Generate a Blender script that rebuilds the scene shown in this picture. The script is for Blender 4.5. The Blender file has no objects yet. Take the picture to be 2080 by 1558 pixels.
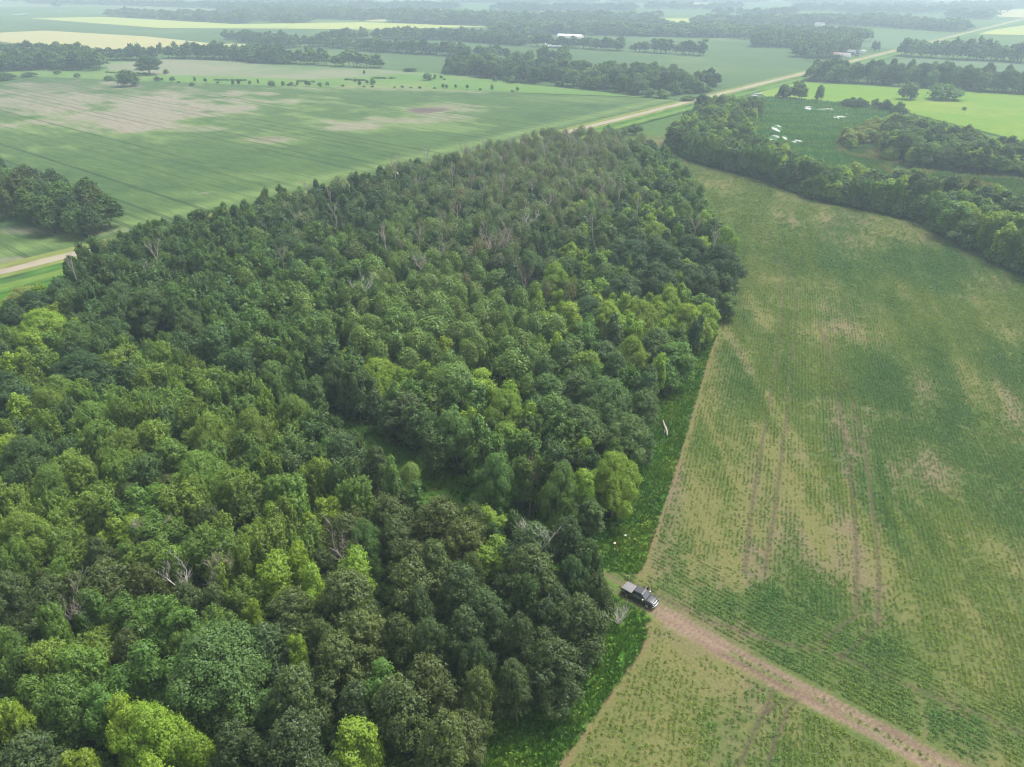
import bpy, bmesh, math, random
import numpy as np
from mathutils import Vector, Matrix

S = bpy.context.scene
COL = S.collection
rad = math.radians
random.seed(7)
RNG = np.random.default_rng(11)

# ------------------------------------------------------------------ camera, sky, sun, exposure
CAM_H, PITCH, FPX, CX, CY = 86.0, rad(29.0), 1492.0, 1040.0, 779.0
cd = bpy.data.cameras.new('camera')
cam = bpy.data.objects.new('camera', cd)
COL.objects.link(cam)
cam.location = (0, 0, CAM_H)
cam.rotation_euler = (math.pi / 2 - PITCH, 0, 0)
cd.sensor_width = 36.0
cd.lens = 36.0 * FPX / 2080.0
cd.clip_start, cd.clip_end = 0.5, 60000.0
S.camera = cam

SUN_EL, SUN_AZ = rad(60), rad(58)       # azimuth measured from +Y (view direction) towards +X
w = bpy.data.worlds.new('World')
S.world = w
w.use_nodes = True
wn = w.node_tree
bg = wn.nodes['Background']
sky = wn.nodes.new('ShaderNodeTexSky')
sky.sky_type = 'NISHITA'
sky.sun_disc = False
sky.sun_elevation = SUN_EL
sky.sun_rotation = SUN_AZ
sky.air_density, sky.dust_density, sky.ozone_density = 1.0, 3.5, 1.0
hs = wn.nodes.new('ShaderNodeHueSaturation')      # thin bright overcast: the clear-sky blue mostly greyed out
hs.inputs['Saturation'].default_value = 0.25
wn.links.new(sky.outputs[0], hs.inputs['Color'])
wn.links.new(hs.outputs[0], bg.inputs[0])
bg.inputs[1].default_value = 0.15
sl = bpy.data.lights.new('sun', 'SUN')
sl.energy = 2.2
sl.angle = rad(18)
sl.color = (1.0, 0.95, 0.87)
sun = bpy.data.objects.new('sun', sl)
COL.objects.link(sun)
sd = Vector((math.sin(SUN_AZ) * math.cos(SUN_EL), math.cos(SUN_AZ) * math.cos(SUN_EL), math.sin(SUN_EL)))
sun.rotation_euler = sd.to_track_quat('Z', 'Y').to_euler()
sun.location = (0, 0, 400)

S.render.engine = 'CYCLES'
S.view_settings.view_transform = 'Standard'
S.view_settings.look = 'None'
S.view_settings.exposure = 0.88
S.view_settings.gamma = 1.0
c = S.cycles
c.max_bounces, c.diffuse_bounces, c.glossy_bounces = 5, 3, 2
c.transmission_bounces, c.transparent_max_bounces, c.volume_bounces = 3, 4, 1
c.caustics_reflective = c.caustics_refractive = False
c.use_denoising = True
c.denoising_prefilter = 'ACCURATE'
c.filter_width = 1.1
c.pixel_filter_type = 'BLACKMAN_HARRIS'
c.use_adaptive_sampling = False

# ------------------------------------------------------------------ helpers
def G(px, py, z=0.0):
    """point of the place, at height z, that stands under pixel (px, py) of the survey picture"""
    u, v = (px - CX) / FPX, (py - CY) / FPX
    t = (CAM_H - z) / (math.sin(PITCH) + v * math.cos(PITCH))
    return (u * t, (math.cos(PITCH) - v * math.sin(PITCH)) * t)

def PX(x, y, z=0.0):
    dz = CAM_H - z
    d = y * math.cos(PITCH) + dz * math.sin(PITCH)
    v = (dz * math.cos(PITCH) - y * math.sin(PITCH)) / d
    return CX + FPX * x / d, CY + FPX * v, d

def GP(pts, z=0.0):
    return np.array([G(a, b, z) for a, b in pts])

def hash2(ix, iy, s=0):
    n = (ix.astype(np.int64) * 374761393 + iy.astype(np.int64) * 668265263 + s * 1442695041) & 0x7fffffff
    n = ((n ^ (n >> 13)) * 1274126177) & 0x7fffffff
    n = (n ^ (n >> 16)) & 0xffff
    return n / 65535.0

def vnoise(x, y, s=0):
    x, y = np.asarray(x, float), np.asarray(y, float)
    ix, iy = np.floor(x).astype(np.int64), np.floor(y).astype(np.int64)
    fx, fy = x - ix, y - iy
    fx, fy = fx * fx * (3 - 2 * fx), fy * fy * (3 - 2 * fy)
    a, b = hash2(ix, iy, s), hash2(ix + 1, iy, s)
    c_, d = hash2(ix, iy + 1, s), hash2(ix + 1, iy + 1, s)
    return (a * (1 - fx) + b * fx) * (1 - fy) + (c_ * (1 - fx) + d * fx) * fy

def fbm(x, y, s=0, o=4):
    t, a, n = 0.0, 0.5, 0.0
    for k in range(o):
        t = t + a * vnoise(x * 2 ** k, y * 2 ** k, s + k * 17)
        n += a
        a *= 0.5
    return t / n

def inside(x, y, poly):
    r = np.zeros(np.shape(x), bool)
    n = len(poly)
    for i in range(n):
        x1, y1 = poly[i]
        x2, y2 = poly[(i + 1) % n]
        if y1 == y2:
            continue
        cnd = ((y1 > y) != (y2 > y)) & (x < (x2 - x1) * (y - y1) / (y2 - y1) + x1)
        r ^= cnd
    return r

def dist_line(x, y, line):
    d = np.full(np.shape(x), 1e9)
    for (x1, y1), (x2, y2) in zip(line[:-1], line[1:]):
        dx, dy = x2 - x1, y2 - y1
        t = np.clip(((x - x1) * dx + (y - y1) * dy) / (dx * dx + dy * dy), 0, 1)
        d = np.minimum(d, np.hypot(x - x1 - t * dx, y - y1 - t * dy))
    return d

def sstep(a, b, x):
    t = np.clip((x - a) / (b - a), 0, 1)
    return t * t * (3 - 2 * t)

def tag(o, label=None, cat=None, group=None, kind=None):
    for k, v in (('label', label), ('category', cat), ('group', group), ('kind', kind)):
        if v:
            o[k] = v
    return o

def link(name, me, mat=None, parent=None, loc=None):
    o = bpy.data.objects.new(name, me)
    COL.objects.link(o)
    if mat is not None and me is not None and not me.materials:
        me.materials.append(mat)
    if parent is not None:
        o.parent = parent
    if loc is not None:
        o.location = loc
    return o

def mesh_np(name, V, F, smooth=False):
    """V (n,3), F (m,k) all faces of the same size"""
    me = bpy.data.meshes.new(name)
    V = np.asarray(V, np.float32)
    F = np.asarray(F, np.int32)
    me.vertices.add(len(V))
    me.vertices.foreach_set('co', V.ravel())
    me.loops.add(F.size)
    me.loops.foreach_set('vertex_index', F.ravel())
    me.polygons.add(len(F))
    me.polygons.foreach_set('loop_start', np.arange(0, F.size, F.shape[1], dtype=np.int32))
    if smooth:
        me.polygons.foreach_set('use_smooth', np.ones(len(F), bool))
    me.update(calc_edges=True)
    return me

# ------------------------------------------------------------------ materials
def new_mat(name):
    m = bpy.data.materials.new(name)
    m.use_nodes = True
    nt = m.node_tree
    for n in list(nt.nodes):
        nt.nodes.remove(n)
    out = nt.nodes.new('ShaderNodeOutputMaterial')
    return m, nt, out

def N(nt, t, **kw):
    n = nt.nodes.new(t)
    for k, v in kw.items():
        setattr(n, k, v)
    return n

def noise(nt, vec, scale, detail=3.0, rough=0.55):
    n = N(nt, 'ShaderNodeTexNoise')
    n.inputs['Scale'].default_value = scale
    n.inputs['Detail'].default_value = detail
    n.inputs['Roughness'].default_value = rough
    nt.links.new(vec, n.inputs['Vector'])
    return n.outputs['Fac']

def maprange(nt, v, a, b, c_=0.0, d=1.0):
    n = N(nt, 'ShaderNodeMapRange')
    nt.links.new(v, n.inputs[0])
    for i, q in enumerate((a, b, c_, d)):
        n.inputs[i + 1].default_value = q
    return n.outputs[0]

def mixc(nt, f, a, b, blend='MIX'):
    n = N(nt, 'ShaderNodeMix', data_type='RGBA', blend_type=blend)
    for s_, v in ((0, f), (6, a), (7, b)):
        if isinstance(v, bpy.types.NodeSocket):
            nt.links.new(v, n.inputs[s_])
        elif s_ == 0:
            n.inputs[0].default_value = v
        else:
            n.inputs[s_].default_value = (*v, 1)
    return n.outputs[2]

def math_(nt, op, a, b=None):
    n = N(nt, 'ShaderNodeMath', operation=op)
    for i, v in enumerate((a, b)):
        if v is None:
            continue
        if isinstance(v, bpy.types.NodeSocket):
            nt.links.new(v, n.inputs[i])
        else:
            n.inputs[i].default_value = v
    return n.outputs[0]

def plain(name, col, rough=0.6, metal=0.0, spec=0.5, coat=0.0, var=0.12, vs=3.0, em=None):
    m, nt, out = new_mat(name)
    b = N(nt, 'ShaderNodeBsdfPrincipled')
    g = N(nt, 'ShaderNodeNewGeometry')
    f = noise(nt, g.outputs['Position'], vs, 4)
    k = maprange(nt, f, 0.3, 0.7, 1 - var, 1 + var)
    v = N(nt, 'ShaderNodeVectorMath', operation='SCALE')
    v.inputs[0].default_value = col
    nt.links.new(k, v.inputs['Scale'])
    nt.links.new(v.outputs[0], b.inputs['Base Color'])
    b.inputs['Roughness'].default_value = rough
    b.inputs['Metallic'].default_value = metal
    b.inputs['Specular IOR Level'].default_value = spec
    b.inputs['Coat Weight'].default_value = coat
    nt.links.new(b.outputs[0], out.inputs[0])
    return m

def leaf_mat(name, transl=0.35, gloss=0.0):
    m, nt, out = new_mat(name)
    a = N(nt, 'ShaderNodeAttribute', attribute_type='INSTANCER', attribute_name='tint')
    vr = N(nt, 'ShaderNodeAttribute', attribute_type='GEOMETRY', attribute_name='var')
    sep = N(nt, 'ShaderNodeSeparateColor')
    nt.links.new(vr.outputs['Color'], sep.inputs[0])
    k = maprange(nt, sep.outputs[0], 0, 1, 0.72, 1.30)
    v = N(nt, 'ShaderNodeVectorMath', operation='SCALE')
    nt.links.new(a.outputs['Color'], v.inputs[0])
    nt.links.new(k, v.inputs['Scale'])
    warm = mixc(nt, 1.0, v.outputs[0], (1.10, 1.05, 0.75), 'MULTIPLY')
    colr = mixc(nt, sep.outputs[1], v.outputs[0], warm)
    d = N(nt, 'ShaderNodeBsdfDiffuse')
    t = N(nt, 'ShaderNodeBsdfTranslucent')
    nt.links.new(colr, d.inputs[0])
    tc = mixc(nt, 1.0, colr, (1.1, 1.15, 0.6), 'MULTIPLY')
    nt.links.new(tc, t.inputs[0])
    ms = N(nt, 'ShaderNodeMixShader')
    ms.inputs[0].default_value = transl
    nt.links.new(d.outputs[0], ms.inputs[1])
    nt.links.new(t.outputs[0], ms.inputs[2])
    last = ms.outputs[0]
    if gloss:
        gl = N(nt, 'ShaderNodeBsdfGlossy')
        gl.inputs['Roughness'].default_value = 0.45
        gl.inputs['Color'].default_value = (0.9, 1, 0.95, 1)
        m2 = N(nt, 'ShaderNodeMixShader')
        m2.inputs[0].default_value = gloss
        nt.links.new(last, m2.inputs[1])
        nt.links.new(gl.outputs[0], m2.inputs[2])
        last = m2.outputs[0]
    nt.links.new(last, out.inputs[0])
    return m

LEAF = leaf_mat('leaf', 0.35, 0.02)
PLANT = leaf_mat('crop_leaf', 0.3, 0.008)

def bark_mat(name, col, col2):
    m, nt, out = new_mat(name)
    g = N(nt, 'ShaderNodeTexCoord')
    mp = N(nt, 'ShaderNodeMapping')
    mp.inputs['Scale'].default_value = (3, 3, 0.7)
    nt.links.new(g.outputs['Object'], mp.inputs[0])
    f = noise(nt, mp.outputs[0], 2.5, 5, 0.7)
    k = maprange(nt, f, 0.35, 0.65)
    b = N(nt, 'ShaderNodeBsdfDiffuse')
    nt.links.new(mixc(nt, k, col, col2), b.inputs[0])
    nt.links.new(b.outputs[0], out.inputs[0])
    return m
BARK = bark_mat('bark', (0.10, 0.085, 0.07), (0.17, 0.15, 0.125))
PALEBARK = bark_mat('pale_bark', (0.42, 0.38, 0.32), (0.22, 0.19, 0.16))
DEADWOOD = bark_mat('dead_wood', (0.50, 0.44, 0.39), (0.24, 0.19, 0.17))
WHITEWOOD = bark_mat('bleached_wood', (0.72, 0.68, 0.62), (0.42, 0.37, 0.33))

def attr_ground(name, s1=2.2, s2=9.0, amp=0.28, bump=0.5):
    """ground whose colour is stored on its vertices (soil, dry grass, leaf litter), roughened by fine noise"""
    m, nt, out = new_mat(name)
    a = N(nt, 'ShaderNodeAttribute', attribute_type='GEOMETRY', attribute_name='Col')
    g = N(nt, 'ShaderNodeNewGeometry')
    f = noise(nt, g.outputs['Position'], s1, 5, 0.7)
    f2 = noise(nt, g.outputs['Position'], s2, 2, 0.6)
    k = math_(nt, 'MULTIPLY', maprange(nt, f, 0.3, 0.7, 1 - amp, 1 + amp), maprange(nt, f2, 0.3, 0.7, 1 - amp, 1 + amp))
    v = N(nt, 'ShaderNodeVectorMath', operation='SCALE')
    nt.links.new(a.outputs['Color'], v.inputs[0])
    nt.links.new(k, v.inputs['Scale'])
    b = N(nt, 'ShaderNodeBsdfDiffuse')
    nt.links.new(v.outputs[0], b.inputs[0])
    bp = N(nt, 'ShaderNodeBump')
    bp.inputs['Strength'].default_value = bump
    bp.inputs['Distance'].default_value = 0.12
    nt.links.new(f, bp.inputs['Height'])
    nt.links.new(bp.outputs[0], b.inputs['Normal'])
    nt.links.new(b.outputs[0], out.inputs[0])
    return m

def field_mat(name, c1, c2, c3=None, ang=0.0, big=0.004, stretch=5.0, tram=0.0, spacing=14.0, patch=(0.62, 0.72), soil=(0.17, 0.14, 0.12), fine=0.22, lw=0.42):
    """a far field: two crop colours in long drifts along the rows, a third in patches, wheel lines between rows"""
    m, nt, out = new_mat(name)
    g = N(nt, 'ShaderNodeNewGeometry')
    mp = N(nt, 'ShaderNodeMapping', vector_type='POINT')
    mp.inputs['Rotation'].default_value = (0, 0, -ang)
    nt.links.new(g.outputs['Position'], mp.inputs[0])
    st = N(nt, 'ShaderNodeMapping')
    st.inputs['Scale'].default_value = (1.0 / stretch, 1, 1)
    nt.links.new(mp.outputs[0], st.inputs[0])
    f = noise(nt, st.outputs[0], big * 3, 6, 0.6)
    col = mixc(nt, maprange(nt, f, 0.35, 0.65), c1, c2)
    if c3:
        f3 = noise(nt, mp.outputs[0], big, 5, 0.6)
        st3 = noise(nt, st.outputs[0], big * 30, 4, 0.6)
        q = math_(nt, 'ADD', f3, maprange(nt, st3, 0.3, 0.7, -0.05, 0.05))
        col = mixc(nt, maprange(nt, q, patch[0], patch[1]), col, c3)
    f2 = noise(nt, st.outputs[0], 0.45, 4, 0.7)
    k = maprange(nt, f2, 0.3, 0.7, 1 - fine, 1 + fine)
    if tram:
        sp = N(nt, 'ShaderNodeSeparateXYZ')
        nt.links.new(mp.outputs[0], sp.inputs[0])
        yy = math_(nt, 'DIVIDE', sp.outputs[1], spacing)
        fr = math_(nt, 'FRACT', yy)
        dd = math_(nt, 'ABSOLUTE', math_(nt, 'SUBTRACT', math_(nt, 'ABSOLUTE', math_(nt, 'SUBTRACT', fr, 0.5)), 0.07))
        ln = maprange(nt, dd, 0.0, lw / spacing, 1, 0)
        wn_ = N(nt, 'ShaderNodeTexWhiteNoise', noise_dimensions='1D')
        nt.links.new(math_(nt, 'FLOOR', yy), wn_.inputs['W'])
        ln = math_(nt, 'MULTIPLY', ln, maprange(nt, wn_.outputs[0], 0.1, 0.7))
        ln = math_(nt, 'MULTIPLY', ln, maprange(nt, noise(nt, st.outputs[0], 0.02, 3), 0.34, 0.5))
        col = mixc(nt, math_(nt, 'MULTIPLY', ln, tram), col, soil)
    v = N(nt, 'ShaderNodeVectorMath', operation='SCALE')
    nt.links.new(col, v.inputs[0])
    nt.links.new(k, v.inputs['Scale'])
    b = N(nt, 'ShaderNodeBsdfDiffuse')
    nt.links.new(v.outputs[0], b.inputs[0])
    nt.links.new(b.outputs[0], out.inputs[0])
    return m

# ------------------------------------------------------------------ landmarks on the ground, surveyed from the photograph
ROAD_A, ROAD_B = np.array(G(-300, 629.8)), np.array(G(2310, -18.8))
RD = (ROAD_B - ROAD_A) / np.linalg.norm(ROAD_B - ROAD_A)
RN = np.array((RD[1], -RD[0]))           # points to the right of the road = towards the camera side
ROWANG = math.atan2(RN[1], RN[0])        # the far crop rows run at right angles to the road

TRACK = GP([(300, 700), (430, 765), (640, 870), (780, 940), (845, 985), (940, 1035), (1080, 1105), (1215, 1170), (1297, 1217), (1345, 1245), (1400, 1277), (1480, 1325), (1600, 1388), (1720, 1452), (1850, 1520), (1960, 1580), (2300, 1765)])
EDGE_UP = GP([(1300, 1165), (1307, 1150), (1330, 1080), (1365, 980), (1400, 860), (1435, 740), (1465, 650), (1484, 590), (1480, 540)])
EDGE_LO = GP([(1330, 1252), (1312, 1268), (1313, 1300), (1290, 1340), (1240, 1408), (1190, 1480), (1135, 1558), (1030, 1720)])
RFIELD = np.vstack([GP([(1215, 1160), (1300, 1165)]), EDGE_UP, GP([(1450, 470), (1425, 400), (1400, 345), (1350, 305), (1270, 290), (1262, 270), (1400, 235), (1385, 262), (1352, 285), (1356, 303), (1400, 330), (1540, 366), (1650, 408), (1860, 452), (1960, 512), (2080, 570), (2500, 760), (3400, 1300), (3200, 2300)])])
LFIELD = np.vstack([EDGE_LO, GP([(1400, 2300), (3000, 2300), (2300, 1765)])])
WOOD_M = GP([(1198, 1108), (1248, 1042), (1284, 935), (1328, 850), (1384, 765), (1438, 690), (1470, 625), (1470, 575), (1455, 520), (1425, 460), (1405, 420), (1386, 376), (1340, 340), (1245, 312), (1130, 307), (900, 364), (620, 436), (400, 492), (262, 534), (200, 566), (135, 624), (60, 660), (200, 690), (400, 780), (620, 890), (760, 955), (900, 1040), (1060, 1125)])
WOOD_L = GP([(1205, 1190), (1225, 1240), (1225, 1290), (1190, 1350), (1120, 1410), (1030, 1440), (985, 1500), (940, 1640), (850, 2000), (-150, 2000), (-500, 1200), (-450, 760), (-160, 660), (30, 670), (180, 700), (380, 795), (600, 900), (740, 965), (880, 1055), (1040, 1135)])
WOODPOLY = np.vstack([WOOD_M, WOOD_L])

# ------------------------------------------------------------------ near ground (one welded height field split into its kinds of ground)
def soil_cover(x, y):
    """crop cover 0..1 and yellowness 0..1 of the two near fields"""
    main = np.array(G(1600, 640)) - np.array(G(1580, 1100))
    main = main / np.linalg.norm(main)
    a = x * main[0] + y * main[1]
    b = x * main[1] - y * main[0]
    n1 = fbm(b / 6.0, a / 45.0, 3, 4)
    n2 = fbm(x / 14.0, y / 14.0, 9, 4)
    n3 = fbm(b / 1.7, a / 16.0, 5, 3)
    cov = 0.56 + 0.75 * (n1 - 0.5) + 0.75 * (n2 - 0.5) + 0.4 * (n3 - 0.5)
    yel = 0.62 + 1.6 * (fbm(b / 9.0, a / 60.0, 31, 4) - 0.5) + 0.6 * (fbm(x / 25., y / 25., 33, 3) - 0.5)
    def blob(px, py, rx, ry, v, tgt='c'):
        nonlocal cov, yel
        gx, gy = G(px, py)
        d_ = PX(gx, gy)[2]
        kx, ky = rx * d_ / FPX, ry * d_ / FPX / max(0.2, (CAM_H / d_))
        q = np.exp(-(((x - gx) / kx) ** 2 + ((y - gy) / ky) ** 2))
        q = q * (0.6 + 0.8 * fbm(b / 5., a / 14., 71, 3))
        if tgt == 'c':
            cov = cov + 0.75 * v * q
        else:
            yel = yel + v * q
    for t in ((1870, 880, 130, 150, .45), (1990, 1480, 170, 70, .5), (1560, 1230, 120, 55, .5), (1450, 1240, 90, 45, .4), (1830, 1190, 190, 60, .35),
              (1820, 700, 80, 70, .25), (1500, 760, 60, 160, .2), (1960, 700, 130, 60, .3), (1560, 450, 60, 60, .2), (2000, 1000, 110, 90, .2), (1760, 1330, 120, 40, .3),
              (1430, 880, 26, 90, .35), (1720, 920, 30, 130, .25), (1640, 950, 20, 130, .25), (1900, 560, 160, 40, .3), (1650, 540, 80, 50, .25)):
        blob(*t)
    for t in ((1590, 850, 9, 300, -.55), (1548, 800, 7, 240, -.4), (1460, 900, 7, 200, -.4), (1400, 1040, 7, 120, -.4), (1690, 1050, 8, 140, -.35), (1830, 1050, 9, 150, -.35), (1900, 1060, 8, 150, -.3), (1990, 900, 10, 160, -.25), (1750, 1140, 80, 80, -.6), (1830, 590, 40, 25, -.5), (1750, 680, 35, 40, -.4), (1850, 710, 40, 40, -.25), (1590, 960, 22, 190, -.5), (1420, 1010, 14, 110, -.4),
              (1545, 640, 12, 120, -.3), (1880, 950, 60, 70, -.3), (1470, 385, 50, 22, -.5), (1310, 1150, 30, 30, -.6), (1470, 1110, 16, 90, -.3), (1370, 1320, 60, 40, -.5),
              (1480, 1380, 70, 25, -.4), (2010, 1130, 60, 60, -.2), (1640, 1090, 30, 50, -.2)):
        blob(*t)
    for t in ((1590, 800, 14, 330, .9), (1548, 760, 9, 260, .7), (1460, 900, 9, 200, .6), (1430, 1000, 10, 150, .6), (1650, 1080, 12, 120, .5), (1840, 1080, 14, 120, .5), (1950, 1100, 12, 120, .4), (1600, 640, 40, 120, .8), (1550, 600, 30, 150, .6), (1850, 660, 90, 90, .6), (1330, 1420, 60, 90, .7), (1640, 1000, 50, 150, .4), (1470, 400, 60, 60, .7), (1420, 1000, 30, 120, .3),
              (1900, 620, 60, 60, .4), (1870, 880, 130, 150, -.6), (1990, 1480, 170, 70, -.6), (1500, 1260, 150, 60, -.5), (1960, 560, 130, 90, -.4), (2000, 760, 100, 100, -.3), (1560, 480, 100, 40, .3)):
        blob(*t, tgt='y')
    # bare strips along the edges of the field, wheel lines
    e = np.minimum(dist_line(x, y, EDGE_UP), dist_line(x, y, EDGE_LO))
    cov = cov - 1.0 * np.exp(-(e / 0.7) ** 2)
    rut = np.zeros_like(cov)
    for ln in RUTS:
        q = np.exp(-(dist_line(x, y, ln) / 0.27) ** 2)
        rut = np.maximum(rut, q)
        cov = cov - 0.4 * np.exp(-(dist_line(x, y, ln) / 1.3) ** 2) * 0.4
    far = np.minimum(dist_line(x, y, BELTEDGE), 99)
    cov = cov - 0.7 * np.exp(-(far / 1.3) ** 2)
    low = inside(x, y, LFIELD)
    cov = cov - 0.18 * low
    yel = yel + 0.15 * low
    return np.clip(cov, 0, 1), np.clip(yel, 0, 1), rut

RUTS = [GP(p) for p in (
    [(1300, 1190), (1360, 1222), (1440, 1262), (1560, 1300), (1700, 1330), (1860, 1400), (2100, 1500)],
    [(1512, 1165), (1530, 1010), (1548, 900), (1567, 790), (1583, 690), (1592, 600), (1585, 550), (1560, 500), (1530, 450)],
    [(1552, 1160), (1570, 1060), (1585, 950), (1600, 820), (1613, 700), (1618, 610), (1606, 560), (1580, 505), (1550, 450)],
    [(1738, 1245), (1741, 1160), (1736, 1040), (1722, 920), (1700, 800), (1680, 720), (1662, 650)],
    [(1783, 1262), (1787, 1180), (1776, 1060), (1758, 920), (1732, 820), (1702, 740), (1676, 680)],
    [(1740, 1250), (1700, 1280), (1665, 1310)], [(1783, 1262), (1740, 1310), (1700, 1345)],
    [(1575, 1385), (1560, 1430), (1530, 1490), (1500, 1558)], [(1625, 1420), (1600, 1440), (1575, 1500), (1560, 1558)], [(1555, 1450), (1575, 1430), (1615, 1420)])]
BELTEDGE = GP([(1356, 303), (1400, 328), (1540, 364), (1650, 406), (1860, 450), (1960, 510), (2080, 567), (2500, 757)])

def near_ground():
    xs = np.concatenate([np.arange(-230, -12, 2.5), np.arange(-12, 150, 0.6), np.arange(150, 300, 1.6)])
    ys = [28.0]
    while ys[-1] < 470:
        ys.append(ys[-1] + 0.5 + max(0, ys[-1] - 110) * 0.0034)
    ys = np.array(ys)
    X, Y = np.meshgrid(xs, ys)
    x, y = X.ravel(), Y.ravel()
    cov, yel, rut = soil_cover(x, y)
    dtr = dist_line(x, y, TRACK)
    infor = inside(x, y, WOOD_M) | inside(x, y, WOOD_L)
    inr = inside(x, y, RFIELD)
    inl = inside(x, y, LFIELD)
    fld = (inr | inl) & ~infor
    n = fbm(x / 3.1, y / 3.1, 1, 5)
    nn = fbm(x / 0.9, y / 0.9, 2, 3)
    soil = np.array((0.150, 0.124, 0.078))
    dry = np.array((0.132, 0.134, 0.050))
    grn = np.array((0.062, 0.102, 0.028))
    lush = np.array((0.055, 0.140, 0.020))
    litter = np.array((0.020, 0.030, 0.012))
    TDX, TDY = np.array(G(1960, 1580)) - np.array(G(1400, 1277))
    TDX, TDY = TDX / math.hypot(TDX, TDY), TDY / math.hypot(TDX, TDY)
    dirt = np.array((0.222, 0.165, 0.120))
    def mix(a, b, t):
        return a + (b - a) * t[:, None]
    C = np.tile(lush, (len(x), 1))
    C = mix(C, np.array((0.07, 0.14, 0.02)), sstep(0.5, 0.7, fbm(x / 5, y / 5, 41, 3)))
    Cf = mix(np.tile(soil, (len(x), 1)), dry, sstep(0.05, 0.75, yel + 0.5 * (n - 0.5)))
    Cf = mix(Cf, grn, 0.9 * sstep(0.15, 0.75, cov + 0.5 * (nn - 0.5)))
    Cf = mix(Cf, np.array((0.055, 0.046, 0.034)), 0.85 * rut)
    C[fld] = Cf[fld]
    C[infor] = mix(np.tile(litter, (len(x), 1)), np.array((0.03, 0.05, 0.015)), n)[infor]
    gl_ = dist_line(x, y, TRACK[:9])
    C = mix(C, np.array((0.07, 0.155, 0.025)), sstep(9.0, 5.0, gl_ + 3 * (n - .5)) * infor)
    # the dirt track: two wheel lines in the wood, a worn full width in the open
    arc = y  # wear grows towards the field
    vis = sstep(np.array(G(1215, 1170))[0] - 4, np.array(G(1215, 1170))[0] + 6, x)
    wide = sstep(G(1300, 1222)[0] - 1, G(1355, 1250)[0], x)
    two = np.exp(-((dtr - 0.95) / 0.38) ** 2)
    full = sstep(2.0, 1.25, dtr + 0.8 * (n - 0.5))
    centre = 1 - 0.75 * np.exp(-(dtr / 0.38) ** 2) * sstep(0.42, 0.58, fbm(x / 7, y / 7, 77, 3))
    wear = (0.35 + 0.65 * vis) * two * (1 - wide) + full * wide * centre
    dcol = mix(np.tile(dirt, (len(x), 1)), np.array((0.160, 0.114, 0.084)), sstep(0.35, 0.7, fbm((x * TDX + y * TDY) / 9.0, (x * TDY - y * TDX) / 0.8, 55, 4)))
    dcol = dcol * (1 - 0.28 * np.exp(-((dtr - 0.9) / 0.28) ** 2))[:, None]
    verge = np.exp(-(dtr / 3.0) ** 2) * vis
    C = mix(C, np.array((0.135, 0.135, 0.050)), 0.3 * np.clip(verge, 0, 1))
    tot = np.clip(wear, 0, 1)
    C = C * (1 - tot[:, None]) + dcol * tot[:, None]
    edge = np.exp(-(np.minimum(dist_line(x, y, EDGE_UP), dist_line(x, y, EDGE_LO)) / 0.45) ** 2)
    C = mix(C, np.array((0.17, 0.115, 0.075)), 0.8 * edge * sstep(0.3, 0.6, fbm(x / 2.5, y / 2.5, 81, 3)) * (dtr > 3))
    Z = 0.10 * (n - 0.5) - 0.10 * tot + 0.05 * (nn - 0.5)
    nx, ny = len(xs), len(ys)
    I = np.arange(nx * ny).reshape(ny, nx)
    F = np.stack([I[:-1, :-1], I[:-1, 1:], I[1:, 1:], I[1:, :-1]], -1).reshape(-1, 4)
    fx, fy = x[F].mean(1), y[F].mean(1)
    tr = dist_line(fx, fy, TRACK) < 2.3
    fo = (inside(fx, fy, WOOD_M) | inside(fx, fy, WOOD_L)) & ~tr
    rf = inside(fx, fy, RFIELD) & ~tr & ~fo
    lf = inside(fx, fy, LFIELD) & ~tr & ~fo & ~rf
    vg = inside(fx, fy, VERGE) & ~(tr | fo | rf | lf)
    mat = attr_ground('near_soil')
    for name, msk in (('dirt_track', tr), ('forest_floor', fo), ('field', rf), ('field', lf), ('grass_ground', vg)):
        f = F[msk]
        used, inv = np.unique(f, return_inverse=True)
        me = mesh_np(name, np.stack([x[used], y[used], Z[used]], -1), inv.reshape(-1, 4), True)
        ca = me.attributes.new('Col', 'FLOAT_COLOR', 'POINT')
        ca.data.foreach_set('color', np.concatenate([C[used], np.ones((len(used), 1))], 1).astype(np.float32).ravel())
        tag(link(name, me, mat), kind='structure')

VERGE = np.vstack([GP([(1255, 300), (1330, 312), (1480, 520), (1500, 570)]), EDGE_UP[::-1], GP([(1345, 1240)]), EDGE_LO, GP([(850, 1900), (-600, 1900), (-600, 640), (-100, 590), (0, 572), (190, 524), (340, 486), (620, 425), (900, 350), (1140, 285)])])
near_ground()

def sheet(name, pts, mat, z, px=True):
    P = GP(pts) if px else np.array(pts)
    me = bpy.data.meshes.new(name)
    bm = bmesh.new()
    vs = [bm.verts.new((a, b, z)) for a, b in P]
    f = bm.faces.new(vs)
    if f.normal.z < 0:
        f.normal_flip()
    bmesh.ops.triangulate(bm, faces=[f])
    bm.to_mesh(me)
    bm.free()
    return tag(link(name, me, mat), kind='structure')

# the big ground sheet
M_BASE = field_mat('pasture_green', (0.060, 0.115, 0.035), (0.085, 0.135, 0.045), (0.12, 0.14, 0.06), ang=ROWANG, big=0.0015, stretch=2.5)
sheet('ground', [(-9000, -1500), (9500, -1500), (9500, 15000), (-9000, 15000)], M_BASE, -0.4, px=False)

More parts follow.
